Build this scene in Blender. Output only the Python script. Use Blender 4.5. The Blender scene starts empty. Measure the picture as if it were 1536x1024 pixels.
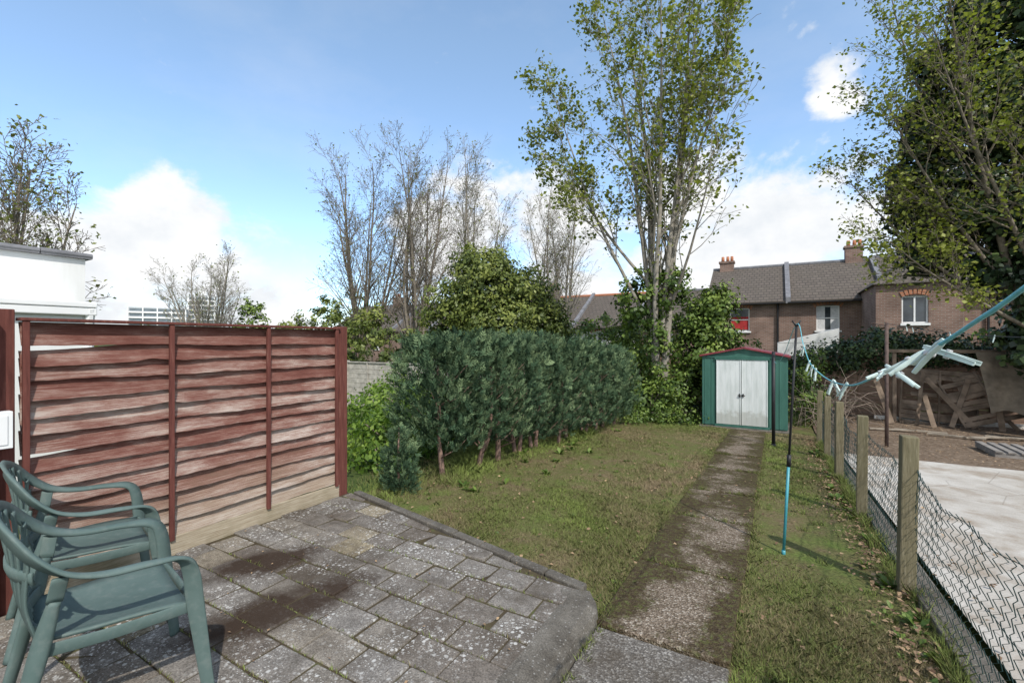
import bpy, math, random
import numpy as np
from mathutils import Vector, Matrix
rng=np.random.default_rng(7); random.seed(7)
scene=bpy.context.scene
scene.view_settings.view_transform='Standard'
scene.view_settings.look='None'
scene.view_settings.exposure=0

# ------------------------------------------------------------------ helpers
def link(o,parent=None):
    scene.collection.objects.link(o)
    if parent: o.parent=parent
    return o
def empty(name,loc=(0,0,0),rot=0,scale=1):
    e=bpy.data.objects.new(name,None); e.location=loc; e.rotation_euler=(0,0,rot); e.scale=(scale,)*3
    e.empty_display_size=.1
    return link(e)
def catmull(P,n=6):
    P=[np.array(p,float) for p in P]; out=[]
    for i in range(len(P)-1):
        p0=P[max(i-1,0)];p1=P[i];p2=P[i+1];p3=P[min(i+2,len(P)-1)]
        for k in range(n):
            t=k/n
            out.append(.5*((2*p1)+(-p0+p2)*t+(2*p0-5*p1+4*p2-p3)*t*t+(-p0+3*p1-3*p2+p3)*t**3))
    out.append(P[-1]); return np.array(out)
def nrm(v): return v/ (np.linalg.norm(v,axis=-1,keepdims=True)+1e-9)
class MB:
    def __init__(s): s.v=[];s.f=[];s.m=[];s.n=0
    def add(s,V,F,m=0):
        s.v.extend([tuple(map(float,p)) for p in V]); s.f.extend([tuple(int(i)+s.n for i in f) for f in F]); s.m.extend([m]*len(F)); s.n+=len(V)
    def box(s,x0,x1,y0,y1,z0,z1,m=0,M=None):
        V=np.array([(x0,y0,z0),(x1,y0,z0),(x1,y1,z0),(x0,y1,z0),(x0,y0,z1),(x1,y0,z1),(x1,y1,z1),(x0,y1,z1)],float)
        if M is not None: V=np.array([M@Vector(p) for p in V])
        s.add(V,[(0,3,2,1),(4,5,6,7),(0,1,5,4),(1,2,6,5),(2,3,7,6),(3,0,4,7)],m)
    def tube(s,P,R,n=6,m=0,cap=True):
        P=np.asarray(P,float); k=len(P); R=np.broadcast_to(np.asarray(R,float),(k,))
        T=nrm(np.gradient(P,axis=0)); ref=np.array([0.13,.27,.95]) if abs(T[0][2])<.8 else np.array([.9,.37,.1])
        A=nrm(np.cross(T,ref)); B=np.cross(T,A)
        a=np.linspace(0,2*math.pi,n,endpoint=False)
        V=P[:,None,:]+R[:,None,None]*(A[:,None,:]*np.cos(a)[None,:,None]+B[:,None,:]*np.sin(a)[None,:,None])
        F=[]
        for i in range(k-1):
            for j in range(n):
                j2=(j+1)%n; F.append((i*n+j,i*n+j2,(i+1)*n+j2,(i+1)*n+j))
        if cap: F.append(tuple(range(n))[::-1]); F.append(tuple((k-1)*n+j for j in range(n)))
        s.add(V.reshape(-1,3),F,m)
    def ribbon(s,P,W,w,t,m=0):
        P=np.asarray(P,float);k=len(P);T=nrm(np.gradient(P,axis=0));W=np.asarray(W,float)
        W=nrm(W-(W*T).sum(1,keepdims=True)*T); N=np.cross(T,W)
        w=np.broadcast_to(np.asarray(w,float),(k,)); t=np.broadcast_to(np.asarray(t,float),(k,))
        sec=[(-.5,-.2),(-.42,.5),(0,.75),(.42,.5),(.5,-.2),(.44,-.5),(0,-.1),(-.44,-.5)]
        V=np.array([[P[i]+W[i]*w[i]*a+N[i]*t[i]*b for a,b in sec] for i in range(k)]); n=len(sec);F=[]
        for i in range(k-1):
            for j in range(n):
                j2=(j+1)%n;F.append((i*n+j,i*n+j2,(i+1)*n+j2,(i+1)*n+j))
        F.append(tuple(range(n))[::-1]);F.append(tuple((k-1)*n+j for j in range(n)))
        s.add(V.reshape(-1,3),F,m)
    def obj(s,name,mats,parent=None,smooth=False,bevel=0,tint=None):
        me=bpy.data.meshes.new(name); me.from_pydata(s.v,[],s.f); 
        for m in (mats if isinstance(mats,(list,tuple)) else [mats]): me.materials.append(m)
        me.polygons.foreach_set('material_index',s.m)
        if smooth: me.polygons.foreach_set('use_smooth',[True]*len(s.f))
        if tint is not None:
            a=me.attributes.new('tint','FLOAT','POINT'); a.data.foreach_set('value',np.asarray(tint,np.float32))
        me.update(); o=link(bpy.data.objects.new(name,me),parent)
        if bevel:
            b=o.modifiers.new('bev','BEVEL'); b.width=bevel; b.segments=2; b.limit_method='ANGLE'
        return o
def mesh_np(name,V,F,mat,tint=None,parent=None,smooth=False):
    V=np.asarray(V,np.float32).reshape(-1,3); F=np.asarray(F,np.int32); k=F.shape[1]
    me=bpy.data.meshes.new(name); me.vertices.add(len(V)); me.vertices.foreach_set('co',V.ravel())
    me.loops.add(F.size); me.loops.foreach_set('vertex_index',F.ravel())
    me.polygons.add(len(F)); me.polygons.foreach_set('loop_start',np.arange(len(F),dtype=np.int32)*k)
    if smooth: me.polygons.foreach_set('use_smooth',np.ones(len(F),bool))
    me.update(calc_edges=True)
    if tint is not None:
        a=me.attributes.new('tint','FLOAT','POINT'); a.data.foreach_set('value',np.asarray(tint,np.float32))
    me.materials.append(mat)
    return link(bpy.data.objects.new(name,me),parent)
def fb(x,y,s=1.0,seed=0):
    r=np.random.default_rng(seed+100); v=0;a=1;tot=0
    for o in range(4):
        for k in range(3):
            an=r.uniform(0,6.28); f=s*(2**o)*r.uniform(.7,1.3); v=v+a*np.sin((x*math.cos(an)+y*math.sin(an))*f+r.uniform(0,6.28)); tot+=a
        a*=.6
    return .5+.5*v/tot*1.8
def gz(x,y):
    x=np.asarray(x,float);y=np.asarray(y,float)
    z=np.where(y<2.5,-.12,np.where(y<12.5,-.12-.048*(y-2.5),-.6))
    return z-np.clip((y-18)/10,0,1)*.7

# ------------------------------------------------------------------ materials
class NT:
    def __init__(s,name,rough=.8,spec=.3):
        s.m=bpy.data.materials.new(name); s.m.use_nodes=True; s.t=s.m.node_tree; s.b=s.t.nodes['Principled BSDF']
        s.b.inputs['Roughness'].default_value=rough; s.b.inputs['Specular IOR Level'].default_value=spec
        s.co=s.t.nodes.new('ShaderNodeTexCoord').outputs['Object']
    def L(s,a,b): s.t.links.new(a,b)
    def map(s,sc=(1,1,1),rot=(0,0,0),loc=(0,0,0)):
        n=s.t.nodes.new('ShaderNodeMapping'); n.inputs['Scale'].default_value=sc; n.inputs['Rotation'].default_value=rot; n.inputs['Location'].default_value=loc
        s.L(s.co,n.inputs['Vector']); return n.outputs[0]
    def noise(s,sc,det=4,vec=None,r=.55,dist=0):
        n=s.t.nodes.new('ShaderNodeTexNoise'); n.inputs['Scale'].default_value=sc;n.inputs['Detail'].default_value=det;n.inputs['Roughness'].default_value=r;n.inputs['Distortion'].default_value=dist
        s.L(vec if vec else s.co,n.inputs['Vector']); return n.outputs['Fac']
    def voro(s,sc,vec=None,out='Distance',feat='F1'):
        n=s.t.nodes.new('ShaderNodeTexVoronoi'); n.feature=feat; n.inputs['Scale'].default_value=sc; s.L(vec if vec else s.co,n.inputs['Vector']); return n.outputs[out]
    def ramp(s,f,st,interp='LINEAR'):
        n=s.t.nodes.new('ShaderNodeValToRGB'); r=n.color_ramp; r.interpolation=interp
        while len(r.elements)<len(st): r.elements.new(.5)
        for e,(p,c) in zip(r.elements,st):
            e.position=p; e.color=(*(c if isinstance(c,(tuple,list)) else (c,c,c)),1)
        s.L(f,n.inputs['Fac']); return n.outputs['Color']
    def mix(s,f,a,b,mode='MIX'):
        n=s.t.nodes.new('ShaderNodeMix'); n.data_type='RGBA'; n.blend_type=mode
        for v,i in ((f,0),(a,6),(b,7)):
            if isinstance(v,(int,float)): n.inputs[i].default_value=v if i==0 else (v,v,v,1)
            elif isinstance(v,tuple): n.inputs[i].default_value=(*v,1)
            else: s.L(v,n.inputs[i])
        return n.outputs[2]
    def math(s,op,a,b=0,c=None):
        n=s.t.nodes.new('ShaderNodeMath'); n.operation=op
        for v,i in ((a,0),(b,1),(c,2)):
            if v is None: continue
            if isinstance(v,(int,float)): n.inputs[i].default_value=v
            else: s.L(v,n.inputs[i])
        return n.outputs[0]
    def attr(s,name='tint'):
        n=s.t.nodes.new('ShaderNodeAttribute'); n.attribute_name=name; return n.outputs['Fac']
    def sep(s):
        n=s.t.nodes.new('ShaderNodeSeparateXYZ'); s.L(s.co,n.inputs[0]); return n.outputs
    def color(s,c):
        if isinstance(c,tuple): s.b.inputs['Base Color'].default_value=(*c,1)
        else: s.L(c,s.b.inputs['Base Color'])
        return s
    def bump(s,h,strength=.3,dist=.01):
        n=s.t.nodes.new('ShaderNodeBump'); n.inputs['Strength'].default_value=strength; n.inputs['Distance'].default_value=dist
        s.L(h,n.inputs['Height']); s.L(n.outputs[0],s.b.inputs['Normal']); return s
def simple(name,col,rough=.7,var=.25,sc=6,spec=.3,bump=0):
    n=NT(name,rough,spec); f=n.noise(sc,5)
    a=tuple(c*(1-var) for c in col); b=tuple(min(1,c*(1+var)) for c in col)
    n.color(n.ramp(f,[(.3,a),(.7,b)]))
    if bump: n.bump(n.noise(sc*8,4),bump,.005)
    return n.m
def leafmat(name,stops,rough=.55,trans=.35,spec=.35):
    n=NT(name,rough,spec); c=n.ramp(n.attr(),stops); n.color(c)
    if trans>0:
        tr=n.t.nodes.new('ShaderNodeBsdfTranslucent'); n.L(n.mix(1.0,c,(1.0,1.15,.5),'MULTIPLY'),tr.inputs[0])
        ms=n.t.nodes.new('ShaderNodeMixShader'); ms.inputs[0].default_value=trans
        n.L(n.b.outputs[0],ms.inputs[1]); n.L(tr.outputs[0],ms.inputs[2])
        n.L(ms.outputs[0],n.t.nodes['Material Output'].inputs[0])
    return n.m

M={}
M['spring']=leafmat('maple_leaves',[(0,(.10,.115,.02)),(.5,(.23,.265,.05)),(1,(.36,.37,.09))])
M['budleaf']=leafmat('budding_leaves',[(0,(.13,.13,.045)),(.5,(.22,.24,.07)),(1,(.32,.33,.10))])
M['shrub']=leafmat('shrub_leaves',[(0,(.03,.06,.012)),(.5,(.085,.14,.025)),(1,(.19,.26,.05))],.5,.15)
M['olive']=leafmat('olive_leaves',[(0,(.03,.05,.012)),(.5,(.11,.145,.03)),(1,(.23,.26,.06))],.5,.15)
M['ivy']=leafmat('ivy_leaves',[(0,(.012,.026,.012)),(.5,(.036,.065,.024)),(1,(.095,.14,.045))],.42,0)
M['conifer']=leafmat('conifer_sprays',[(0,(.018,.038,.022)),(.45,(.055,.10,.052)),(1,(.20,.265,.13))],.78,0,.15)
M['bramble']=leafmat('bramble_leaves',[(0,(.04,.09,.01)),(.5,(.13,.22,.03)),(1,(.25,.35,.06))])
M['grass']=leafmat('grass_blades',[(0,(.28,.22,.13)),(.25,(.20,.18,.085)),(.55,(.14,.17,.05)),(1,(.245,.31,.08))],.8,0,.2)
M['dead']=leafmat('dead_leaves',[(0,(.12,.07,.04)),(1,(.38,.26,.15))],.8,0)
M['bark']=simple('tree_bark',(.17,.145,.11),.9,.45,9,bump=.5)
M['barkpale']=simple('pale_bark',(.26,.235,.195),.9,.35,9,bump=.4)
M['twig']=simple('twig_bark',(.20,.17,.135),.9,.3,9)
M['barkred']=simple('conifer_bark',(.20,.13,.10),.9,.4,14,bump=.6)
M['white']=simple('white_paint',(.78,.78,.77),.6,.05,3)
M['glass']=simple('window_glass',(.05,.06,.07),.12,.4,2,.8)
M['black']=simple('black_plastic',(.02,.02,.022),.45,.3,5)
M['teal']=simple('teal_coating',(.05,.27,.32),.4,.15,8,.5)
M['rope']=simple('rope_plastic',(.14,.44,.50),.5,.15,60,.4)
M['darkline']=simple('dark_line',(.04,.04,.045),.7,.2,8)
M['peg']=simple('peg_plastic',(.50,.60,.57),.5,.12,30)
M['metal']=simple('peg_spring',(.45,.45,.45),.35,.2,9,.6)
M['rust']=simple('rusty_steel',(.10,.07,.06),.8,.4,14)
M['mesh']=simple('green_wire',(.018,.045,.042),.55,.3,20,.35)

# fence
n=NT('red_stained_boards',.9,.1)
tn=n.attr(); g=n.noise(3,8,n.map((6,.8,85)),.70); lo=n.noise(2.0,7,n.map((1,1.0,4.5)),.70); fine=n.noise(9,7,n.map((8,1.6,260)),.78)
w=n.math('ADD',n.math('MULTIPLY',g,.40),n.math('MULTIPLY',lo,.56)); w=n.math('ADD',w,n.math('MULTIPLY',n.math('SUBTRACT',fine,.5),.68)); w=n.math('ADD',w,n.math('MULTIPLY',n.math('SUBTRACT',tn,.5),.15))
c=n.ramp(w,[(.31,(.11,.042,.033)),(.41,(.175,.072,.056)),(.475,(.245,.135,.108)),(.54,(.37,.275,.23)),(.64,(.55,.49,.44))])
z=n.sep()[2]; zz=n.math('ADD',z,n.math('MULTIPLY',lo,.7)); low=n.ramp(zz,[(.36,1.0),(.90,0.0)])
c=n.mix(n.math('MULTIPLY',low,.85),c,n.ramp(n.math('ADD',n.math('MULTIPLY',g,.6),n.math('MULTIPLY',fine,.4)),[(.35,(.16,.12,.08)),(.5,(.32,.255,.185)),(.65,(.50,.44,.34))]))
n.color(c).bump(n.math('ADD',g,fine),.55,.006); M['fence']=n.m
n=NT('red_stained_posts',.85,.15); g=n.noise(4,6,n.map((12,12,1.2)),.65)
n.color(n.ramp(g,[(.3,(.085,.030,.025)),(.6,(.155,.056,.044)),(.8,(.25,.14,.11))])).bump(g,.4,.004); M['post']=n.m
n=NT('bare_board',.9,.1); g=n.noise(4,7,n.map((8,1.5,50)),.65); lo=n.noise(3,5)
n.color(n.mix(n.ramp(lo,[(.45,0),(.65,.6)]),n.ramp(g,[(.3,(.22,.17,.11)),(.55,(.40,.34,.25)),(.8,(.54,.48,.39))]),(.14,.12,.06))).bump(g,.5,.004); M['bareboard']=n.m
n=NT('weathered_post_wood',.9,.1); g=n.noise(4,7,n.map((25,25,2)),.65); lo=n.noise(3,3)
n.color(n.mix(n.math('MULTIPLY',lo,.6),n.ramp(g,[(.3,(.11,.09,.055)),(.6,(.22,.185,.125)),(.85,(.37,.33,.245))]),(.14,.14,.075))).bump(g,.7,.006); M['postwood']=n.m
n=NT('brown_fence_boards',.9,.1); g=n.noise(4,6,n.map((3,3,30)),.65); lo=n.noise(.9,3)
n.color(n.mix(lo,n.ramp(g,[(.3,(.12,.075,.052)),(.7,(.29,.185,.13))]),(.26,.185,.14))).bump(g,.4,.006); M['brownfence']=n.m
# pavers
n=NT('patio_pavers',.92,.1); tn=n.attr()
base=n.ramp(tn,[(0,(.155,.132,.11)),(.3,(.195,.175,.152)),(.75,(.22,.202,.18)),(.93,(.235,.205,.165)),(1,(.29,.245,.165))])
ag=n.ramp(n.noise(130,3),[(.35,.62),(.65,1.32)]); base=n.mix(1.0,base,ag,'MULTIPLY')
med=n.ramp(n.noise(11,6,r=.7),[(.3,.68),(.7,1.22)]); base=n.mix(1.0,base,med,'MULTIPLY')
big=n.noise(1.7,7,r=.7); base=n.mix(n.ramp(big,[(.46,0),(.62,.8)]),base,(.075,.06,.045))
dn=n.math('ADD',n.voro(30),n.math('MULTIPLY',n.noise(45,5,r=.65),.75)); d=n.ramp(dn,[(.56,1),(.70,0)])
dn2=n.math('ADD',n.voro(75),n.math('MULTIPLY',n.noise(90,3),.5)); d2=n.ramp(dn2,[(.42,1),(.54,0)])
area=n.ramp(n.noise(2.6,6,n.map(loc=(3,5,0)),.65),[(.42,0),(.58,1)])
lich=n.mix(1.0,n.mix(1.0,d,d2,'LIGHTEN'),area,'MULTIPLY')
base=n.mix(n.math('MULTIPLY',lich,.78),base,(.58,.57,.535))
sp=n.sep()
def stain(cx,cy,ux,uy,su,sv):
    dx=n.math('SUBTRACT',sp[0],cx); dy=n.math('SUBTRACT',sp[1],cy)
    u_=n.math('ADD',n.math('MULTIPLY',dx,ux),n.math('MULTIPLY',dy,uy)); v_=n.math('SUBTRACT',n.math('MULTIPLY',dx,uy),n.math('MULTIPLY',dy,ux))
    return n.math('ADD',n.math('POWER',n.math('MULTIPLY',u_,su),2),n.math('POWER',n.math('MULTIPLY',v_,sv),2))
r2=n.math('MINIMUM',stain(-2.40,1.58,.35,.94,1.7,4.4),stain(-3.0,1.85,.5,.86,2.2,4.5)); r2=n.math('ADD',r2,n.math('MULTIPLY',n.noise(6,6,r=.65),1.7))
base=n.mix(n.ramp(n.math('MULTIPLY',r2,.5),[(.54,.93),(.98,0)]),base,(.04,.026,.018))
n.color(base).bump(n.noise(90,5),.8,.005); M['paver']=n.m
n=NT('joint_moss_soil',.95,.1); f=n.noise(9,6); n.color(n.ramp(f,[(.35,(.055,.042,.028)),(.6,(.085,.07,.04)),(.75,(.095,.11,.04))])).bump(n.noise(60,4),.6,.006); M['joint']=n.m
n=NT('old_concrete_edge',.92,.1); f=n.noise(5,6,r=.65); l2=n.ramp(n.math('ADD',n.voro(42),n.math('MULTIPLY',n.noise(50,3),.4)),[(.32,1),(.42,0)])
c=n.mix(1.0,n.ramp(f,[(.3,(.075,.066,.054)),(.65,(.17,.155,.132))]),n.ramp(n.noise(140,3),[(.3,.6),(.7,1.3)]),'MULTIPLY')
n.color(n.mix(n.math('MULTIPLY',l2,.4),c,(.42,.41,.38))).bump(n.noise(80,5),.7,.006); M['edge']=n.m
# path slabs
n=NT('pebbled_path',.95,.1); pb=n.voro(100,out='Color'); vf=n.t.nodes.new('ShaderNodeSeparateColor'); n.L(pb,vf.inputs[0])
peb=n.ramp(vf.outputs[0],[(0,(.10,.075,.052)),(.5,(.18,.14,.102)),(.85,(.27,.22,.17)),(1,(.44,.39,.32))])
mo=n.noise(2.4,8,r=.74); sp=n.sep(); ex=n.math('ABSOLUTE',n.math('SUBTRACT',sp[0],-.52)); mo=n.math('ADD',mo,n.math('MULTIPLY',n.math('MAXIMUM',n.math('SUBTRACT',ex,.10),0),.55))
c=n.mix(n.ramp(mo,[(.45,0),(.58,.92)]),peb,n.ramp(n.noise(30,5),[(.35,(.040,.027,.015)),(.52,(.065,.05,.024)),(.68,(.085,.10,.026))]))
n.color(c).bump(n.math('ADD',n.voro(100),n.math('MULTIPLY',mo,.5)),.8,.008); M['path']=n.m
n=NT('grey_tarmac',.95,.1); pb=n.voro(115,out='Color'); vf=n.t.nodes.new('ShaderNodeSeparateColor'); n.L(pb,vf.inputs[0])
n.color(n.mix(n.ramp(n.noise(5,6,r=.65),[(.45,0),(.65,.6)]),n.ramp(vf.outputs[0],[(0,(.09,.08,.07)),(.7,(.17,.155,.135)),(1,(.32,.30,.27))]),(.07,.055,.037))).bump(n.voro(115),.6,.006); M['tarmac']=n.m
n=NT('pale_concrete',.9,.15); f=n.noise(1.3,8,r=.65); c=n.ramp(f,[(.3,(.36,.32,.27)),(.6,(.53,.50,.45))]); st=n.ramp(n.noise(2.2,7,n.map(loc=(4,0,0)),.65),[(.48,0),(.64,.65)])
c=n.mix(st,c,(.27,.21,.15)); cv=n.voro(.7,n.map((1,1,1)),feat='DISTANCE_TO_EDGE'); cr=n.ramp(cv,[(0,1),(.006,0)]); c=n.mix(n.math('MULTIPLY',cr,.5),c,(.18,.15,.12))
n.color(n.mix(1.0,c,n.ramp(n.noise(90,3),[(.3,.85),(.7,1.1)]),'MULTIPLY')).bump(n.noise(50,5),.3,.004); M['concrete']=n.m
n=NT('lawn_soil_and_moss',.95,.1); f=n.noise(2.2,8,r=.7); f2=n.noise(45,5)
c=n.mix(n.ramp(f2,[(.35,0),(.65,1)]),n.ramp(f,[(.38,(.20,.155,.09)),(.5,(.145,.145,.055)),(.66,(.145,.19,.05))]),n.ramp(f,[(.38,(.11,.08,.045)),(.65,(.075,.10,.025))]))
n.color(c).bump(f2,.8,.015); M['lawn']=n.m
n=NT('rough_ground',.95,.1); f=n.noise(.6,7,r=.65); f2=n.noise(25,5)
n.color(n.mix(f2,n.ramp(f,[(.35,(.10,.12,.035)),(.6,(.07,.12,.025))]),(.04,.05,.02))).bump(f2,.6,.02); M['rough']=n.m
n=NT('leafy_soil',.95,.1); vc=n.voro(26,out='Color'); vf=n.t.nodes.new('ShaderNodeSeparateColor'); n.L(vc,vf.inputs[0])
n.color(n.mix(n.noise(3,5),n.ramp(vf.outputs[0],[(0,(.09,.065,.045)),(.6,(.19,.14,.10)),(1,(.34,.27,.20))]),(.14,.10,.07))).bump(vf.outputs[0],.8,.02); M['soil']=n.m
def brickmat(name,a,b,mort):
    n=NT(name,.9,.1); br=n.t.nodes.new('ShaderNodeTexBrick'); 
    sp=n.sep(); cx=n.t.nodes.new('ShaderNodeCombineXYZ'); n.L(n.math('ADD',sp[0],sp[1]),cx.inputs[0]); n.L(sp[2],cx.inputs[1]); n.L(cx.outputs[0],br.inputs['Vector'])
    br.inputs['Scale'].default_value=1; br.inputs['Brick Width'].default_value=.225; br.inputs['Row Height'].default_value=.075; br.inputs['Mortar Size'].default_value=.009
    br.inputs['Color1'].default_value=(*a,1);br.inputs['Color2'].default_value=(*b,1);br.inputs['Mortar'].default_value=(*mort,1)
    n.color(n.mix(1.0,br.outputs[0],n.ramp(n.noise(1.2,6),[(.3,.72),(.7,1.2)]),'MULTIPLY')); return n.m
M['brick']=brickmat('brown_brick',(.185,.11,.085),(.255,.16,.125),(.26,.23,.20))
M['brickred']=brickmat('orange_brick',(.42,.14,.07),(.5,.2,.1),(.35,.28,.22))
n=NT('roof_tiles',.85,.2); wv=n.t.nodes.new('ShaderNodeTexBrick'); sp=n.sep(); cx=n.t.nodes.new('ShaderNodeCombineXYZ'); n.L(sp[0],cx.inputs[0]); n.L(sp[2],cx.inputs[1]); n.L(cx.outputs[0],wv.inputs['Vector'])
wv.inputs['Brick Width'].default_value=.28;wv.inputs['Row Height'].default_value=.17;wv.inputs['Mortar Size'].default_value=.022;wv.inputs['Scale'].default_value=1
wv.inputs['Color1'].default_value=(.10,.082,.072,1);wv.inputs['Color2'].default_value=(.14,.115,.10,1);wv.inputs['Mortar'].default_value=(.04,.035,.032,1)
n.color(n.mix(n.math('MULTIPLY',n.noise(1.5,6),.8),wv.outputs[0],(.125,.108,.085))); M['tiles']=n.m
n=NT('white_render',.8,.2); f=n.noise(1.5,6,n.map((1,1,.3))); st=n.ramp(n.noise(2.5,7,n.map((1,1,.15)),.65),[(.5,0),(.72,.35)]); n.color(n.mix(st,n.ramp(f,[(.3,(.66,.66,.64)),(.7,(.80,.80,.78))]),(.45,.44,.40))).bump(n.noise(40,4),.15,.004); M['render']=n.m
M['coping']=simple('grey_coping',(.18,.18,.19),.8,.25,5)
M['curtain']=simple('red_curtain',(.35,.03,.03),.8,.3,5)
M['net']=simple('net_curtain',(.6,.6,.6),.8,.15,12)
M['pot']=simple('clay_pot',(.42,.17,.09),.8,.2,8)
n=NT('green_painted_steel',.5,.35); f=n.noise(2.5,6,n.map((3,3,.7))); n.color(n.ramp(f,[(.3,(.035,.11,.085)),(.7,(.055,.155,.12))])); M['shedgreen']=n.m
n=NT('white_steel_door',.5,.35); f=n.noise(3,6,n.map((4,4,.7))); zz=n.sep()[2]; dirt=n.ramp(n.math('ADD',zz,n.math('MULTIPLY',n.noise(9,5),.5)),[(-.0,.5),(.12,0)]); n.color(n.mix(dirt,n.ramp(f,[(.3,(.52,.56,.54)),(.6,(.65,.68,.67))]),(.30,.30,.25))); M['sheddoor']=n.m
M['maroon']=simple('maroon_trim',(.20,.04,.05),.5,.25,6)
n=NT('green_chair_plastic',.58,.28); f=n.noise(4,6,r=.65); n.color(n.mix(n.ramp(n.noise(25,6),[(.5,0),(.75,.35)]),n.ramp(f,[(.3,(.075,.115,.105)),(.7,(.110,.155,.144))]),(.20,.225,.21))).bump(n.noise(150,3),.1,.002)
n.L(n.ramp(f,[(.3,.45),(.7,.7)]),n.b.inputs['Roughness']); M['chair']=n.m

# ------------------------------------------------------------------ ground
def sheet(name,xs,ys,zf,mat):
    X,Y=np.meshgrid(xs,ys); Z=zf(X,Y); V=np.stack([X,Y,Z],-1).reshape(-1,3); nx=len(xs);ny=len(ys)
    i,j=np.meshgrid(np.arange(nx-1),np.arange(ny-1)); a=(j*nx+i).ravel(); F=np.stack([a,a+1,a+nx+1,a+nx],1)
    return mesh_np(name,V,F,mat,smooth=True)
xs=np.concatenate([[-900,-400,-150,-60,-30],np.arange(-20,20.1,.5),[30,60,150,400,900]])
ys=np.concatenate([[-900,-300,-60,-20],np.arange(-6,32.1,.5),[45,80,150,400,900]])
sheet('ground',xs,ys,lambda X,Y: gz(X,Y)-.03+np.where(np.abs(X)+np.abs(Y)<25,(fb(X,Y,1.0,3)-.5)*.03,0),M['rough'])
def lawnz(X,Y): return gz(X,Y)+.012+(fb(X,Y,3.0,5)-.5)*.022
sheet('lawn',np.arange(-3.9,.80,.07),np.arange(1.2,15,.07),lawnz,M['lawn'])
b=MB(); y=2.46; joints=[]
lens=[1.0,1.25,1.1,1.3,1.2,1.25,1.1,1.1]
for i,Ln in enumerate(lens):
    y1=y+Ln-.025; x0=-.87+random.uniform(-.02,.02); x1=-.18+random.uniform(-.012,.012)
    off=random.uniform(-.008,.014)
    g0=float(gz(0,y))+.038+off; g1=float(gz(0,y1))+.034+off
    V=[(x0,y,g0-.08),(x1,y,g0-.08),(x1,y1,g1-.08),(x0,y1,g1-.08),(x0,y,g0),(x1,y,g0+.006),(x1,y1,g1+.004),(x0,y1,g1)]
    b.add(V,[(0,3,2,1),(4,5,6,7),(0,1,5,4),(1,2,6,5),(2,3,7,6),(3,0,4,7)]); y+=Ln; joints.append(y-.012)
b.obj('garden_path',M['path'],bevel=.008)
b=MB(); b.box(-.86,-.19,-2.5,2.44,-.2,-.085); b.obj('tarmac_path',M['tarmac'],bevel=.01)
sheet('neighbour_concrete_slab',np.arange(.98,14,.5),np.arange(-3,9.9,.3),lambda X,Y: gz(X,Y)+.05+.0*X,M['concrete'])
sheet('soil_bed',np.arange(.8,16,.3),np.arange(9.3,17,.3),lambda X,Y: gz(X,Y)+.03+(fb(X,Y,2,9)-.5)*.05,M['soil'])
b=MB()
for k in range(9):
    y0=.2+k*1.25; y1=y0+1.24; zz0=float(gz(0,y0)); zz1=float(gz(0,y1))
    V=[(.79,y0,zz0-.1),(.93,y0,zz0-.1),(.93,y1,zz1-.1),(.79,y1,zz1-.1),(.79,y0,zz0+.065),(.93,y0,zz0+.07),(.93,y1,zz1+.07),(.79,y1,zz1+.065)]
    b.add(V,[(0,3,2,1),(4,5,6,7),(0,1,5,4),(1,2,6,5),(2,3,7,6),(3,0,4,7)])
b.obj('concrete_kerb',M['edge'],bevel=.008)
b=MB(); b.box(2.3,7.5,15.35,15.45,-.62,-.47); b.obj('white_timber_edging',simple('pale_timber',(.62,.60,.56),.8,.15,5),bevel=.01)

# ------------------------------------------------------------------ patio
def edge_y(x): return 3.2+(x+3.6)*(-.51/2.54)
b=MB(); tint=[]
pw,ph,gap=.275,.20,.010
row=0; yy=-1.2
while yy<3.3:
    xx=-3.78+(row%2)*pw*.5-pw+random.uniform(-.012,.012)
    while xx<-1.02:
        x0=max(xx,-3.70); x1=min(xx+pw-gap,-1.05)
        if x1-x0>.06:
            ye0=min(yy+ph-gap,edge_y(x0)-.10); ye1=min(yy+ph-gap,edge_y(x1)-.10)
            if min(ye0,ye1)-yy>.04:
                h=random.uniform(-.006,.006); t1=random.uniform(-.005,.005);t2=random.uniform(-.005,.005)
                j=lambda: random.uniform(-.004,.004)
                top=[(x0+j(),yy+j(),h+t1),(x1+j(),yy+j(),h-t1+t2),(x1+j(),ye1+j(),h+t2),(x0+j(),ye0+j(),h-t2)]
                V=[(p[0],p[1],-.05) for p in top]+top
                b.add(V,[(0,3,2,1),(4,5,6,7),(0,1,5,4),(1,2,6,5),(2,3,7,6),(3,0,4,7)])
                tint+= [random.random()]*8
        xx+=pw
    yy+=ph; row+=1
b.obj('paved_patio',M['paver'],bevel=.008,tint=tint)
b=MB(); b.add([(-3.74,-1.5,-.3),(-1.0,-1.5,-.3),(-1.0,2.58,-.3),(-3.74,3.13,-.3),(-3.74,-1.5,-.008),(-1.0,-1.5,-.008),(-1.0,2.58,-.008),(-3.74,3.13,-.008)],
  [(0,3,2,1),(4,5,6,7),(0,1,5,4),(1,2,6,5),(2,3,7,6),(3,0,4,7)]); b.obj('patio_bed',M['joint'])
b=MB(); N=9
for k in range(N):
    xa=-3.62+k*(2.62/N); xb=xa+2.62/N-.008
    ya,yb=edge_y(xa),edge_y(xb); hz=random.uniform(-.004,.006)
    V=[(xa,ya-.085,-.2),(xb,yb-.085,-.2),(xb,yb,-.2),(xa,ya,-.2),(xa,ya-.085,.010+hz),(xb,yb-.085,.010+hz),(xb,yb,.004+hz),(xa,ya,.004+hz)]
    b.add(V,[(0,3,2,1),(4,5,6,7),(0,1,5,4),(1,2,6,5),(2,3,7,6),(3,0,4,7)])
b.obj('patio_edging',M['edge'],bevel=.01)
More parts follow.
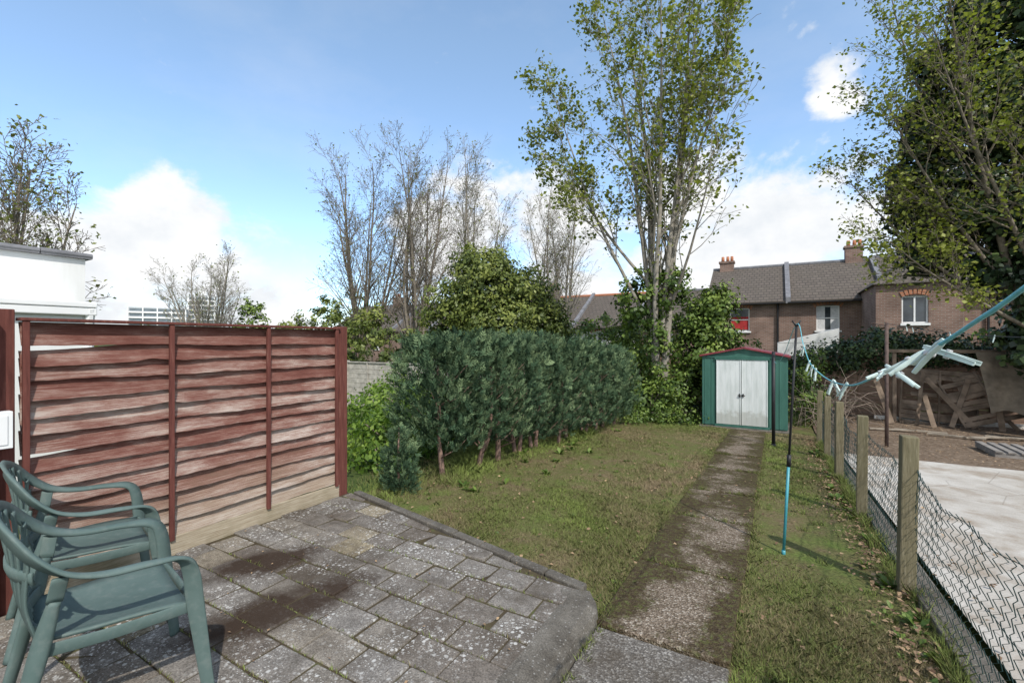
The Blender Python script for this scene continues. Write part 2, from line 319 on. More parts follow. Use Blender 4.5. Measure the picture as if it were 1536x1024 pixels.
prof=[(-.115,-.03),(-.10,.002),(-.05,.003),(.045,-.012),(.085,-.035),(.10,-.10),(.105,-.25)]
P=np.array([(-.965,y_) for y_ in np.linspace(-1.5,2.42,26)]+[(-.968,2.47),(-.99,2.53),(-1.02,2.57),(-1.05,2.60)])
T=nrm(np.gradient(P,axis=0)); Nn=np.stack([T[:,1],-T[:,0]],1); V=[];F=[]
for i in range(len(P)):
    for q,(a,zv) in enumerate(prof):
        wob=.006*math.sin(i*1.7+q*2)+.005*math.sin(i*.6+q); V.append((P[i][0]+Nn[i][0]*(a+wob),P[i][1]+Nn[i][1]*(a+wob),zv+.004*math.sin(i*.9+q*1.3)))
n_=len(prof)
for i in range(len(P)-1):
    for j in range(n_-1): F.append((i*n_+j,i*n_+j+1,(i+1)*n_+j+1,(i+1)*n_+j))
b=MB(); b.add(V,F); b.obj('patio_haunching',M['edge'])

# ------------------------------------------------------------------ foliage tools
def leaf_mesh(name,P,Nm,size,tint,mat,width=.6,parent=None,droop=None):
    P=np.asarray(P,float);N=len(P);Nm=nrm(np.asarray(Nm,float)+rng.normal(0,.45,(N,3)))
    R=rng.normal(0,1,(N,3)); 
    if droop is not None: R=R+np.array(droop)
    T=nrm(np.cross(Nm,np.cross(R,Nm))); B=np.cross(Nm,T); s=np.asarray(size)[:,None]
    V=np.stack([P-T*s*.5,P+B*s*width*.5+Nm*s*.12,P+T*s*.5,P-B*s*width*.5+Nm*s*.12],1)
    F=np.arange(N*4).reshape(N,4)
    return mesh_np(name,V,F,mat,np.repeat(tint,4),parent)
def blob(centers,n,leaf,clump=.22,shell=.55,up=.2,zmin=-9):
    Ps=[];Ns=[];Ts=[]
    vol=np.array([c[3]*c[4]+c[4]*c[5]+c[3]*c[5] for c in centers]); vol/=vol.sum()
    for c,w in zip(centers,vol):
        m=int(n*w); k=max(4,int(m/38)); C=np.array(c[:3]);R=np.array(c[3:6])
        d=nrm(rng.normal(0,1,(k,3))); rad=shell+(1-shell)*rng.random(k)**.6; rad*=rng.uniform(.8,1.18,k)
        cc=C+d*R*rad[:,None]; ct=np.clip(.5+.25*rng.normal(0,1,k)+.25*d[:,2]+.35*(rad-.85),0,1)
        idx=rng.integers(0,k,m); off=rng.normal(0,clump*.5,(m,3))*np.array([1,1,.75])
        Ps.append(cc[idx]+off); Ns.append(nrm(d[idx]+nrm(off)*.6+[0,0,up])); Ts.append(np.clip(ct[idx]+rng.normal(0,.14,m),0,1))
    P=np.concatenate(Ps);Nn=np.concatenate(Ns);T=np.concatenate(Ts)
    ok=P[:,2]>zmin; P=P[ok];Nn=Nn[ok];T=T[ok]
    return P,Nn,leaf*rng.uniform(.6,1.3,len(P)),T
def unit(v): return v/(np.linalg.norm(v)+1e-9)
def tree(name,base,stems,levels,barkm,leafm=None,leafn=0,leaf=.08,spread=.12,seed=1,twigr=.004,leaflev=2,keepf=.6):
    r=np.random.default_rng(seed); e=empty(name); mb=MB(); pts=[]
    base=np.array(base,float)
    def grow(p,d,Ln,rad,lev):
        lv=levels[min(lev,len(levels)-1)]; k=7 if lev==0 else (5 if lev==1 else 4)
        if lev==0: k=12
        P=[p];D=[]
        for i in range(k):
            d=unit(d+r.normal(0,lv['wob'],3)+np.array([0,0,lv['trop']])); p=p+d*Ln/k; P.append(p);D.append(d)
        P=np.array(P); t=np.linspace(0,1,k+1); R=np.maximum(rad*(1-.85*t),twigr)
        mb.tube(P,R,7 if lev==0 else (5 if lev==1 else 3),0,cap=False)
        if lev>=leaflev:
            for q in (.35,.6,.8,1.0):
                f=q*k; i=min(int(f),k-1); pts.append(P[i]+(P[i+1]-P[i])*(f-i))
        if lev<len(levels)-1:
            nc=int(lv['n']*r.uniform(.75,1.25)+.5)
            for c in range(nc):
                q=lv['start']+(1-lv['start'])*((c+r.random())/nc); f=min(q,.99)*k; i=int(f); pp=P[i]+(P[i+1]-P[i])*(f-i); dd=D[i]
                ax=unit(np.cross(dd,r.normal(0,1,3))); a=lv['ang']*r.uniform(.7,1.3)
                nd=unit(dd*math.cos(a)+ax*math.sin(a)); LL=Ln*lv['ratio']*(1-.55*q)*r.uniform(.7,1.3)
                grow(pp,nd,LL,max(rad*(1-.85*q)*.5,twigr),lev+1)
    for (o,d,Ln,rad) in stems: grow(base+np.array(o,float),unit(np.array(d,float)),Ln,rad,0)
    mb.obj('branches',barkm,e,smooth=True)
    if leafm is not None and leafn:
        pts=np.array(pts)
        keep=rng.random(len(pts))<keepf; pts=pts[keep] if keep.any() else pts
        idx=rng.integers(0,len(pts),leafn); ct=rng.uniform(.15,.85,len(pts))
        P=pts[idx]+rng.normal(0,spread,(leafn,3)); leaf_mesh('leaves',P,rng.normal(0,.5,(leafn,3))+[0,0,.8],leaf*rng.uniform(.5,1.3,leafn),np.clip(ct[idx]+rng.normal(0,.18,leafn),0,1),leafm,.75,e,droop=(0,0,-.6))
    return e

# ------------------------------------------------------------------ conifer hedge
def conifer_sprays(name,cols,parent,per_m2=150,spray=.17):
    Ps=[];As=[];Ns=[];Tt=[]
    for (cx,cy,z0,z1,rad) in cols:
        h=z1-z0; k=int(2*math.pi*rad*h*per_m2)+40
        zt=rng.random(k); 
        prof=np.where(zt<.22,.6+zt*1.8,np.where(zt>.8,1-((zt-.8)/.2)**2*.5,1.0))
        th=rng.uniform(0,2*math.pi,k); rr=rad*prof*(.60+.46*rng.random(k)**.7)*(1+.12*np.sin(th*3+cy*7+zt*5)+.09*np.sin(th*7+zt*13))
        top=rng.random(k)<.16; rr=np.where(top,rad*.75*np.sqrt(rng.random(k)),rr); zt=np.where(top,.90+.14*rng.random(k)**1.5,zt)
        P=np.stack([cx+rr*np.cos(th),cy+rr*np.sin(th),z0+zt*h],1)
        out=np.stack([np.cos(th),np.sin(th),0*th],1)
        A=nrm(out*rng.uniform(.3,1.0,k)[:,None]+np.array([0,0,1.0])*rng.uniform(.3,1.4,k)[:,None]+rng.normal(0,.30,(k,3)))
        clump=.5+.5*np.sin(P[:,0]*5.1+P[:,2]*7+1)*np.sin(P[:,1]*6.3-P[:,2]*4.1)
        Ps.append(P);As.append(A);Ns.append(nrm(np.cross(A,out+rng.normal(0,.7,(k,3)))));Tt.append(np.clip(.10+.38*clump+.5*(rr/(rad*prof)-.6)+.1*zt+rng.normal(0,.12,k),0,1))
    P=np.concatenate(Ps);A=np.concatenate(As);B=np.concatenate(Ns);T=np.concatenate(Tt);k=len(P)
    Vs=[];Ts=[]; S=(spray*rng.uniform(.55,1.35,k))[:,None]; Nn=np.cross(A,B)
    for t,side,l in [(0,0,.5),(.1,1,.42),(.1,-1,.42),(.28,1,.38),(.28,-1,.38),(.48,1,.3),(.48,-1,.3),(.45,0,.55),(.68,1,.2),(.68,-1,.2)]:
        o=P+A*S*t; dr=nrm(A*.75+B*side*.65+rng.normal(0,.12,(k,3))); wv=nrm(np.cross(dr,Nn)+rng.normal(0,.25,(k,3))); l_=S*l*rng.uniform(.8,1.2,k)[:,None]; w=S*.055
        Vs.append(np.stack([o,o+dr*l_*.5+wv*w,o+dr*l_,o+dr*l_*.5-wv*w],1)); Ts.append(np.repeat(np.clip(T+t*.42-.1,0,1),4))
    V=np.concatenate(Vs).reshape(-1,3); return mesh_np(name,V,np.arange(len(V)).reshape(-1,4),M['conifer'],np.concatenate(Ts),parent)
hedge=empty('conifer_hedge'); cols=[];tr=MB()
ycs=np.arange(4.6,10.7,.60)
for i,yc in enumerate(ycs):
    t=(yc-4.6)/6.2; xc=-3.66+.30*t+random.uniform(-.07,.07); g0=float(gz(0,yc)); h0=g0+(.36 if i<4 else .2); top=g0+1.80+random.uniform(-.10,.09)
    cols.append((xc,yc,h0,top,.56+random.uniform(-.05,.06)))
    if i%2==0: cols.append((xc-.40,yc+.2,h0+.1,top-.05,.5))
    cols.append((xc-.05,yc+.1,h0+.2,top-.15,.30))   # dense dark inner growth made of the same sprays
    for s in range(random.choice([1,2,2])):
        dx,dy=random.uniform(-.1,.1),random.uniform(-.1,.1)
        tr.tube(catmull([(xc+dx*.6,yc+dy*.6,g0-.05),(xc+dx*1.2,yc+dy,g0+.25),(xc+dx*2,yc+dy*2,g0+.55),(xc+dx*2,yc+dy*2,g0+1.4)],3),np.linspace(.042,.015,10),6)
        for q in range(14):
            an=random.uniform(0,6.28); z_=g0+random.uniform(.15,1.2); tr.tube([(xc+dx,yc+dy,z_),(xc+dx+.22*math.cos(an),yc+dy+.22*math.sin(an),z_+.10),(xc+dx+.42*math.cos(an),yc+dy+.42*math.sin(an),z_+.3)],[.010,.006,.003],4)
tr.obj('trunks',M['barkred'],hedge,smooth=True)
conifer_sprays('sprays',cols,hedge,215,.145)
e=empty('young_conifer_bush'); g0=float(gz(0,3.75))
conifer_sprays('sprays',[(-3.68,3.82,g0+.02,g0+.46,.19),(-3.70,3.84,g0+.30,g0+.66,.10),(-3.58,3.76,g0,g0+.28,.15)],e,560,.095)
b=MB(); b.tube([(-3.69,3.82,g0-.03),(-3.69,3.82,g0+.4),(-3.7,3.84,g0+.7)],[.02,.014,.006],6); b.obj('stem',M['barkred'],e,smooth=True)

# ------------------------------------------------------------------ waney-lap fence
fence=empty('waney_lap_fence')
b=MB(); tint=[]
ya,yb=.84,2.99; nb=14; z0=.15; z1=1.60; pitch=(z1-z0)/nb
for k in range(nb):
    zt=z0+(k+1)*pitch+.012; zb=z0+k*pitch-.024+random.uniform(-.006,.006); ph_=random.random()*9; tv=random.random()
    drop=.062 if k in (6,12) else 0; a1,a2,a3=random.uniform(.001,.006),random.uniform(.001,.004),random.uniform(.0008,.002); tiltb=random.uniform(-.009,.009)
    ns=90; V=[]
    for i in range(ns+1):
        yy=ya+(yb-ya)*i/ns
        wv=a1*math.sin(yy*2.6+ph_)+a2*math.sin(yy*6.7+ph_*2)+a3*math.sin(yy*17+ph_*3)+.0015*math.sin(yy*43+ph_)+tiltb*(yy-1.9)+(.016*math.exp(-((yy-(1.0+ph_*.2))/.09)**2) if k%3==0 else 0)
        out=.007*math.sin(yy*4+ph_)+.003*math.sin(yy*11+ph_)
        zt2=zt-drop*math.exp(-((yy-ya)/.55)**2)
        V+=[(-3.728,yy,zt2),(-3.710+out*.4,yy,(zt2+zb)/2),(-3.684+out,yy,zb+wv),(-3.698+out,yy,zb+wv-.001),(-3.74,yy,zt2)]
    F=[]
    for i in range(ns):
        for j in range(5):
            j2=(j+1)%5; F.append((i*5+j,(i+1)*5+j,(i+1)*5+j2,i*5+j2))
    b.add(V,F); tint+=[tv]*len(V)
b.obj('boards',M['fence'],fence,tint=tint)
b=MB()
for yy in (.855,1.574,2.28,2.965):
    b.box(-3.680,-3.656,yy-.015,yy+.015,.10,1.615)
b.box(-3.745,-3.65,ya-.01,yb+.01,1.617,1.635)
b.obj('battens_and_cap',M['post'],fence,bevel=.003)
b=MB(); b.box(-3.78,-3.68,.70,.815,-.15,1.68); b.box(-3.78,-3.68,3.005,3.10,-.2,1.645); b.box(-3.67,-3.60,.68,.72,-.1,1.66)
b.obj('posts',M['post'],fence,bevel=.005)
b=MB(); 
b.add([(-3.70,.84,-.03),(-3.675,.84,-.03),(-3.675,3.0,-.03),(-3.70,3.0,-.03),(-3.70,.84,.135),(-3.675,.84,.135),(-3.675,3.0,.11),(-3.70,3.0,.11)],[(0,3,2,1),(4,5,6,7),(0,1,5,4),(1,2,6,5),(2,3,7,6),(3,0,4,7)])
b.obj('gravel_board',M['bareboard'],fence,bevel=.004)
b=MB(); b.box(-3.665,-3.60,.60,.79,.92,1.12); b.box(-3.60,-3.595,.62,.77,.94,1.10); b.obj('white_meter_box',M['white'],bevel=.006)

# ------------------------------------------------------------------ chairs
def chair(loc,rot,sc):
    e=empty('plastic_garden_chair',loc,rot,sc)
    half=[(.315,.31,0),(.30,.285,.22),(.29,.262,.42),(.29,.245,.57),(.295,.205,.635),(.30,.10,.655),(.30,-.04,.665),(.292,-.15,.70),(.268,-.235,.775),(.21,-.295,.86),(.11,-.325,.90),(0,-.335,.91)]
    full=half+[(-x,y,z) for x,y,z in half[-2::-1]]
    wd=[(.45,1,0),(.45,1,0),(.4,1,.1),(.6,.8,.5),(1,.3,.4),(1,0,.1),(1,0,.1),(1,.1,.35),(.8,.1,.8),(.35,-.1,1),(.1,-.2,1),(0,-.2,1)]
    wfull=wd+[(-x,y,z) for x,y,z in wd[-2::-1]]
    wi=[.048,.058,.068,.068,.062,.058,.056,.055,.058,.065,.07,.07]; wi=wi+wi[-2::-1]
    W=[]; prev=None
    for v in wfull:
        v=np.array(v,float)
        if prev is not None and np.dot(v,prev)<0: v=-v
        W.append(v); prev=v
    Pf=catmull(full,7);Wf=catmull(W,7);wf=catmull([(w,0,0) for w in wi],7)[:,0]
    b=MB(); b.ribbon(Pf,Wf,wf,.017)
    nx,ny=13,13; V=[];F=[]
    for s in (0,1):
        for j in range(ny):
            for i in range(nx):
                x=-1+2*i/(nx-1); y=-1+2*j/(ny-1); w=.245+.03*y
                zz=.425+.018*x*x+.012*y*y*(1 if y<0 else -1.6)-.02*(1-x*x)*(1-y*y)-.014*s
                V.append((x*w,y*.235+.01,zz))
    for j in range(ny-1):
        for i in range(nx-1):
            a=j*nx+i; F.append((a,a+1,a+nx+1,a+nx)); a+=nx*ny; F.append((a,a+nx,a+nx+1,a+1))
    o=nx*ny
    for i in range(nx-1): F.append((i,i+o,i+1+o,i+1)); a=(ny-1)*nx+i; F.append((a,a+1,a+1+o,a+o))
    for j in range(ny-1): a=j*nx; F.append((a,a+nx,a+nx+o,a+o)); a=j*nx+nx-1; F.append((a,a+o,a+nx+o,a+nx))
    b.add(V,F)
    b.ribbon(catmull([(-.27,.25,.40),(-.14,.262,.395),(0,.266,.392),(.14,.262,.395),(.27,.25,.40)],5),np.array([(0,.15,1)]*21),.055,.012)
    for s in (-1,1):
        b.ribbon(catmull([(s*.275,.25,.405),(s*.262,0,.405),(s*.235,-.22,.415)],8),np.array([(0,0,1)]*17),.05,.012)
        b.ribbon(catmull([(s*.262,-.18,.60),(s*.245,-.215,.44),(s*.25,-.26,.24),(s*.262,-.315,0)],7),np.array([(s*.7,1,0)]*22),catmull([(.04,0,0),(.065,0,0),(.055,0,0),(.042,0,0)],7)[:,0],.02)
        b.ribbon(catmull([(s*.262,-.18,.60),(s*.285,-.165,.69)],4),np.array([(0,1,0.2)]*5),.05,.014)
    for k in range(9):
        q=-1+2*k/8; xb=q*.20; xt=q*.225
        yt=-.325+.075*q*q; ztop=.895-.11*q**4
        b.ribbon(catmull([(xb,-.215-.012*(1-q*q),.42),(xb*1.05,-.255-.02*(1-q*q),.58),(xt,-.29+.05*q*q-.01,.74),(xt*.95,yt,ztop)],5),np.array([(1,.3*q,0)]*16),.033,.010)
    for zc,sc_ in ((.47,1.0),(.70,1.08)):
        b.ribbon(catmull([(-.23*sc_,-.20-(zc-.47)*.15,zc),(-.12*sc_,-.235-(zc-.47)*.22,zc),(0,-.245-(zc-.47)*.24,zc),(.12*sc_,-.235-(zc-.47)*.22,zc),(.23*sc_,-.20-(zc-.47)*.15,zc)],5),np.array([(0,-.15,1)]*21),.05,.012)
    b.obj('moulded_body',M['chair'],e,smooth=True)
    return e
chair((-2.44,.81,.0),math.radians(-12),.95)
chair((-3.27,1.01,.0),math.radians(-13),.95)

# ------------------------------------------------------------------ chain-link fence
cl=empty('chain_link_fence'); posts=[1.85,3.96,5.73,7.5,9.15,10.9]
b=MB()
for k,yp in enumerate(posts):
    g0=float(gz(0,yp)); hgt=[1.05,1.06,1.03,1.05,1.03,1.05][k]; w=.045; lean=random.uniform(-.018,.018)
    M4=Matrix.Translation((.745+lean,yp,g0))@Matrix.Rotation(random.uniform(-.12,.12),4,'Z')@Matrix.Rotation(lean,4,'Y')
    b.box(-w,w,-w,w,-.2,hgt,0,M4)
b.obj('wooden_posts',M['postwood'],cl,bevel=.008)
curve=bpy.data.curves.new('wire_mesh','CURVE'); curve.dimensions='3D'; curve.bevel_depth=.0021; curve.bevel_resolution=0
cell=.062; H=.82
def mpos(y,h):
    k=max([i for i,p in enumerate(posts) if p<=y] or [0]); p0=posts[k]; p1=posts[min(k+1,len(posts)-1)] if k+1<len(posts) else p0+1.8
    t=(y-p0)/(p1-p0); sag=math.sin(max(0,min(1,t))*math.pi); hh=h/H
    dz=-sag*.09*hh*hh+.014*math.sin(y*9)*hh*hh
    dx=.03*math.sin(y*2.3+h*3)*sag+.07*sag*(hh-.35)*(1 if k%2 else -.7)+.012*math.sin(y*13+h*9)*hh
    return (.805+dx*.7,y+.016*math.sin(h*11+y*4)*hh,float(gz(0,y))+.045+h+dz)
nw=int((10.9-.8)/cell); rows=int(H/(cell*.62))
for i in range(nw):
    y0=.8+i*cell; s=curve.splines.new('POLY'); rr=rows; s.points.add(rr)
    for j in range(rr+1):
        yy=y0+(cell/2 if j%2 else -cell/2)*1.04; h=j*H/rows
        p=mpos(yy,h); s.points[j].co=(p[0]+(.002 if (j+i)%2 else -.002),p[1],p[2],1)
for hh in (.03,.42,.80):
    s=curve.splines.new('POLY'); n_=200; s.points.add(n_)
    for j in range(n_+1):
        yy=.8+j*(10.1/n_); p=mpos(yy,hh); s.points[j].co=(p[0]-.003,p[1],p[2],1)
curve.materials.append(M['mesh']); link(bpy.data.objects.new('wire_mesh',curve),cl)

# ------------------------------------------------------------------ washing lines
b=MB(); 
top=np.array([.153,4.36,1.62]);bot=np.array([.06,4.2,float(gz(0,4.2))+.02]); mid=bot+(top-bot)*.40
e=empty('clothes_prop'); b.tube([bot,mid],[.011,.011],10); b.tube([bot-[0,0,.02],bot+[0,0,.03]],[.014,.014],10); b.obj('lower_tube',M['teal'],e,smooth=True)
b=MB(); b.tube([mid-[0,0,.04],mid+(top-bot)*.03],[.016,.016],10); b.tube([mid,top],[.009,.009],10)
b.tube([top,top+[-.03,0,.05]],[.007,.005],6); b.tube([top,top+[.03,0,.05]],[.007,.005],6); b.obj('upper_tube',M['black'],e,smooth=True)
e=empty('clothes_line_post'); b=MB(); g0=float(gz(0,9.8)); b.tube([(-.02,9.8,g0-.1),(-.02,9.8,g0+1.78)],[.03,.03],10); b.tube([(-.02,9.8,g0),(-.02,9.8,g0+.06)],[.05,.04],10)
b.tube([(-.02,9.8,g0+1.7),(.0,9.74,g0+1.72),(0,9.72,g0+1.68)],[.008]*3,6); b.obj('post',M['black'],e,smooth=True)
line=[(-.01,9.73,1.13),(.03,8.2,1.16),(.09,6.2,1.34),(.153,4.36,1.64),(.18,3.95,1.48),(.20,3.58,1.36),(.225,3.1,1.315),(.245,2.68,1.305),(.24,2.0,1.345),(.234,1.405,1.43),(.241,1.063,1.488),(.242,.855,1.531),(.247,.743,1.561),(.25,.2,1.70),(.26,-1.2,2.1)]
LP=catmull(line,6); e=empty('washing_line'); b=MB(); b.tube(LP,[.0032]*len(LP),6); b.obj('line',M['rope'],e,smooth=True)
def peg(p,ang,tilt,roll=0,parent_name='clothes_peg'):
    o=MB()
    M4=Matrix.Translation(p)@Matrix.Rotation(ang,4,'Z')@Matrix.Rotation(tilt,4,'Y')@Matrix.Rotation(roll,4,'X')
    for s in (-1,1):
        pts=[(.0,.0032*s,.012),(.0,.0045*s,-.002),(.0,.0030*s,-.022),(.0,.0055*s,-.038),(.0,.011*s,-.066)]
        pts=[M4@Vector(q) for q in pts]; wd=M4.to_3x3()@Vector((1,0,0))
        o.ribbon([tuple(q) for q in pts],np.array([tuple(wd)]*5),[.007,.010,.010,.010,.008],.0035)
    q=[M4@Vector((x,0,-.024)) for x in (-.008,.008)]; o.tube([tuple(a) for a in q],[.0045,.0045],8,1)
    o.obj(parent_name,[M['peg'],M['metal']],smooth=True,bevel=.0006)
for y_,an,ti,ro in ((2.70,.3,.25,.2),(2.63,.9,-.2,-.3),(2.2,.5,.1,.6),(1.42,1.2,1.3,.2),(1.36,-.3,-.9,-.4),(1.12,.4,.9,.3),(1.07,2.6,1.2,.1),(1.03,.2,.35,.8),(3.3,.3,.1,0),(3.45,1.,0,.3),(3.6,.2,.3,0),(3.9,1,.2,.2)):
    i=np.argmin(abs(LP[:,1]-y_)); j=i if LP[i][1]>=y_ else i-1; a,b_=LP[j],LP[j+1]; t=(y_-a[1])/(b_[1]-a[1]); p=a+(b_-a)*t
    peg(Vector(tuple(p)),an,ti,ro)
e=empty('neighbour_line_post'); b=MB(); b.tube([(1.85,11.1,-.7),(1.85,11.1,1.86)],[.032,.03],10); b.tube([(1.85,11.1,1.8),(1.6,11.1,1.86)],[.012,.01],6); b.obj('post',M['rust'],e,smooth=True)
b=MB(); L2=catmull([(1.85,11.1,1.84),(1.9,8.0,1.62),(1.8,4.6,1.52),(1.4,2.0,1.58),(1.2,.5,1.7)],10); b.tube(L2,[.004]*len(L2),5); b.obj('neighbour_washing_line',M['darkline'],smooth=True)
for y_ in (9.6,9.3,7.8,7.5,6.2):
    i=np.argmin(abs(L2[:,1]-y_)); peg(Vector(tuple(L2[i])),y_*3,.2)

# ------------------------------------------------------------------ shed
shed=empty('metal_garden_shed'); zf=-.53; ze=1.15; za=1.32; sx0,sx1,sy0,sy1=-1.55,.26,12.0,13.25; xm=(sx0+sx1)/2
b=MB(); b.box(sx0+.02,sx1-.02,sy0+.03,sy1,zf,ze)
def ribs(x0,x1,y,step=.15):
    b.box(x0,x1,y-.004,y+.012,zf+.02,ze-.01)
    x=x0+.05
    while x<x1-.05: b.box(x,x+.022,y-.014,y-.004,zf+.03,ze-.02); x+=step
ribs(sx0+.01,-1.25,sy0+.02); ribs(-.11,sx1-.01,sy0+.02)
y=sy0+.05
while y<sy1: b.box(sx0,sx0+.03,y,y+.05,zf+.02,ze-.02); b.box(sx1-.03,sx1,y,y+.05,zf+.02,ze-.02); y+=.09
b.add([(sx0,sy0+.02,ze),(sx1,sy0+.02,ze),(xm,sy0+.02,za),(sx0,sy0+.06,ze),(sx1,sy0+.06,ze),(xm,sy0+.06,za)],[(0,1,2),(5,4,3),(0,3,4,1),(1,4,5,2),(2,5,3,0)])
b.obj('walls',M['shedgreen'],shed,bevel=.003)
b=MB(); 
for xa,xb in ((-1.22,-.685),(-.675,-.14)):
    b.box(xa,xb,sy0-.012,sy0+.012,zf+.06,ze-.09)
    for q in (.0,.97): 
        xc=xa+(xb-xa)*q*.985; b.box(xc,xc+.018,sy0-.022,sy0-.012,zf+.06,ze-.09)
    for q in (1,2,3,4):
        xc=xa+(xb-xa)*q/5; b.box(xc-.004,xc+.004,sy0-.0145,sy0-.012,zf+.10,ze-.13)
b.obj('sliding_doors',M['sheddoor'],shed,bevel=.003)
b=MB(); b.box(-1.26,-.10,sy0-.03,sy0+.01,ze-.085,ze-.045); b.box(-1.26,-.10,sy0-.03,sy0+.01,zf,zf+.05); b.box(sx0+.0,sx1,sy0-.008,sy0+.03,ze-.04,ze+.0)
b.obj('door_tracks',M['shedgreen'],shed,bevel=.003)
b=MB(); b.box(-.73,-.705,sy0-.04,sy0-.013,.19,.27); b.box(-.655,-.63,sy0-.04,sy0-.013,.19,.27); b.box(-.74,-.60,sy0-.05,sy0-.041,.22,.24); b.obj('door_handles',M['black'],shed,bevel=.003)
b=MB()
for s in (0,1):
    xe=(sx0-.05) if s==0 else (sx1+.05)
    V=[(xe,sy0-.05,ze-.02),(xm,sy0-.05,za+.01),(xm,sy1+.05,za+.01),(xe,sy1+.05,ze-.02),(xe,sy0-.05,ze+.025),(xm,sy0-.05,za+.05),(xm,sy1+.05,za+.05),(xe,sy1+.05,ze+.025)]
    b.add(V,[(0,3,2,1),(4,5,6,7),(0,1,5,4),(1,2,6,5),(2,3,7,6),(3,0,4,7)])
b.obj('roof',M['maroon'],shed,bevel=.006)
b=MB(); b.box(sx0-.06,sx1+.06,sy0-.15,sy1+.1,-.72,-.532); b.obj('shed_base',M['edge'],shed,bevel=.012)

# ------------------------------------------------------------------ back boundary fence, clutter
def panel_fence(name,x0,x1,y,zb,zt,mat,pw=1.8,gapz=.12):
    e=empty(name); b=MB(); x=x0
    while x<x1-.1:
        xe=min(x+pw,x1); z=zb
        while z<zt-.01:
            z2=min(z+gapz,zt); o_=random.uniform(-.006,.006)
            b.box(x,xe,y-.012+o_,y+.012+o_,z,z2-.008); z=z2
        for q in (0,.5,1): b.box(x+(xe-x)*q-.02,x+(xe-x)*q+.02,y-.04,y-.021,zb,zt)
        b.box(x-.05,x+.05,y-.05,y+.06,zb-.2,zt+.06)
        x=xe
    b.box(x0,x1,y-.045,y+.03,zt+.002,zt+.03)
    b.obj('panels',mat,e,bevel=.003); return e
panel_fence('brown_timber_fence',1.15,9.0,16.0,-.6,1.12,M['brownfence'])
panel_fence('brown_timber_fence',-5.0,.95,16.6,-.6,1.0,M['brownfence'])
panel_fence('pale_timber_fence',-15,-4.9,9.6,-.45,.86,simple('silvered_wood',(.42,.39,.34),.9,.3,7),gapz=.14)
e=empty('collapsed_lean_to'); b=MB()
# two broken lap panels leaning at different angles
for (px,py,ry,rx,wid,hei,nbd) in ((2.75,15.1,.10,-.30,1.5,1.45,12),(3.9,14.7,-.35,-.42,1.4,1.25,10)):
    M4=Matrix.Translation((px,py,-.56))@Matrix.Rotation(ry,4,'Y')@Matrix.Rotation(rx,4,'X')
    for q in range(nbd):
        if random.random()<.18: continue
        z_=q*hei/nbd; x1_=wid*random.choice([1,1,1,.7,.5]); b.box(random.choice([0,0,.25]),x1_,-.012,.008,z_,z_+hei/nbd-.01+random.uniform(-.02,.02),0,M4@Matrix.Rotation(random.uniform(-.04,.04),4,'Y'))
    for q in (0,.5,.97): b.box(wid*q,wid*q+.04,-.04,-.014,0,hei,0,M4)
for k in range(8):
    x=2.6+k*.36+random.uniform(-.1,.1)
    M4=Matrix.Translation((x,14.7+random.uniform(-.3,.2),-.55))@Matrix.Rotation(random.uniform(-.7,.4),4,'Y')@Matrix.Rotation(-.28+random.uniform(-.1,.1),4,'X')
    b.box(-.04,random.uniform(.02,.08),-.012,.012,0,random.uniform(.6,1.7),0,M4)
for x in (2.6,5.2): b.box(x,x+.08,14.9,14.98,-.6,1.25)
b.box(2.5,5.4,14.86,14.94,1.22,1.30)
b.obj('boards',simple('rotten_boards',(.20,.15,.11),.95,.55,3.5),e,bevel=.004)
X,Y=np.meshgrid(np.linspace(4.1,5.7,18),np.linspace(0,1,12)); Z=1.25-Y*1.35+.05*np.sin(X*9)*Y; YY=14.8-Y*.45+.06*np.sin(X*7+Y*3)
Vv=np.stack([X+.15*Y,YY,Z],-1).reshape(-1,3); i_,j_=np.meshgrid(np.arange(17),np.arange(11)); a=(j_*18+i_).ravel(); mesh_np('hanging_sheet',Vv,np.stack([a,a+1,a+19,a+18],1),simple('hessian',(.22,.18,.135),.95,.35,5),parent=e,smooth=True)
b=MB(); b.box(3.3,4.4,11.0,11.9,-.50,-.42); 
for q in range(7): b.box(3.3+q*.16,3.4+q*.16,10.98,11.92,-.42,-.39)
b.obj('wooden_pallet',simple('pallet_wood',(.24,.22,.2),.9,.3,8),bevel=.004)
b=MB()
for k in range(5):
    M4=Matrix.Translation((2.4+k*.5,13.3+random.uniform(-.3,.3),-.54))@Matrix.Rotation(random.uniform(-.6,.6),4,'Z'); b.box(-.5,.4,-.04,.04,0,.03,0,M4)
b.obj('scattered_planks',simple('plank_wood',(.28,.24,.19),.9,.3,8),bevel=.004)
b=MB(); M4=Matrix.Translation((4.9,13.0,-.58)); b.box(-.2,.2,-.15,.15,0,.3,0,M4); b.box(-.22,.22,-.17,.17,.28,.32,0,M4); b.obj('plastic_crate',simple('crate_blue',(.15,.3,.36),.6,.2,5),bevel=.02)

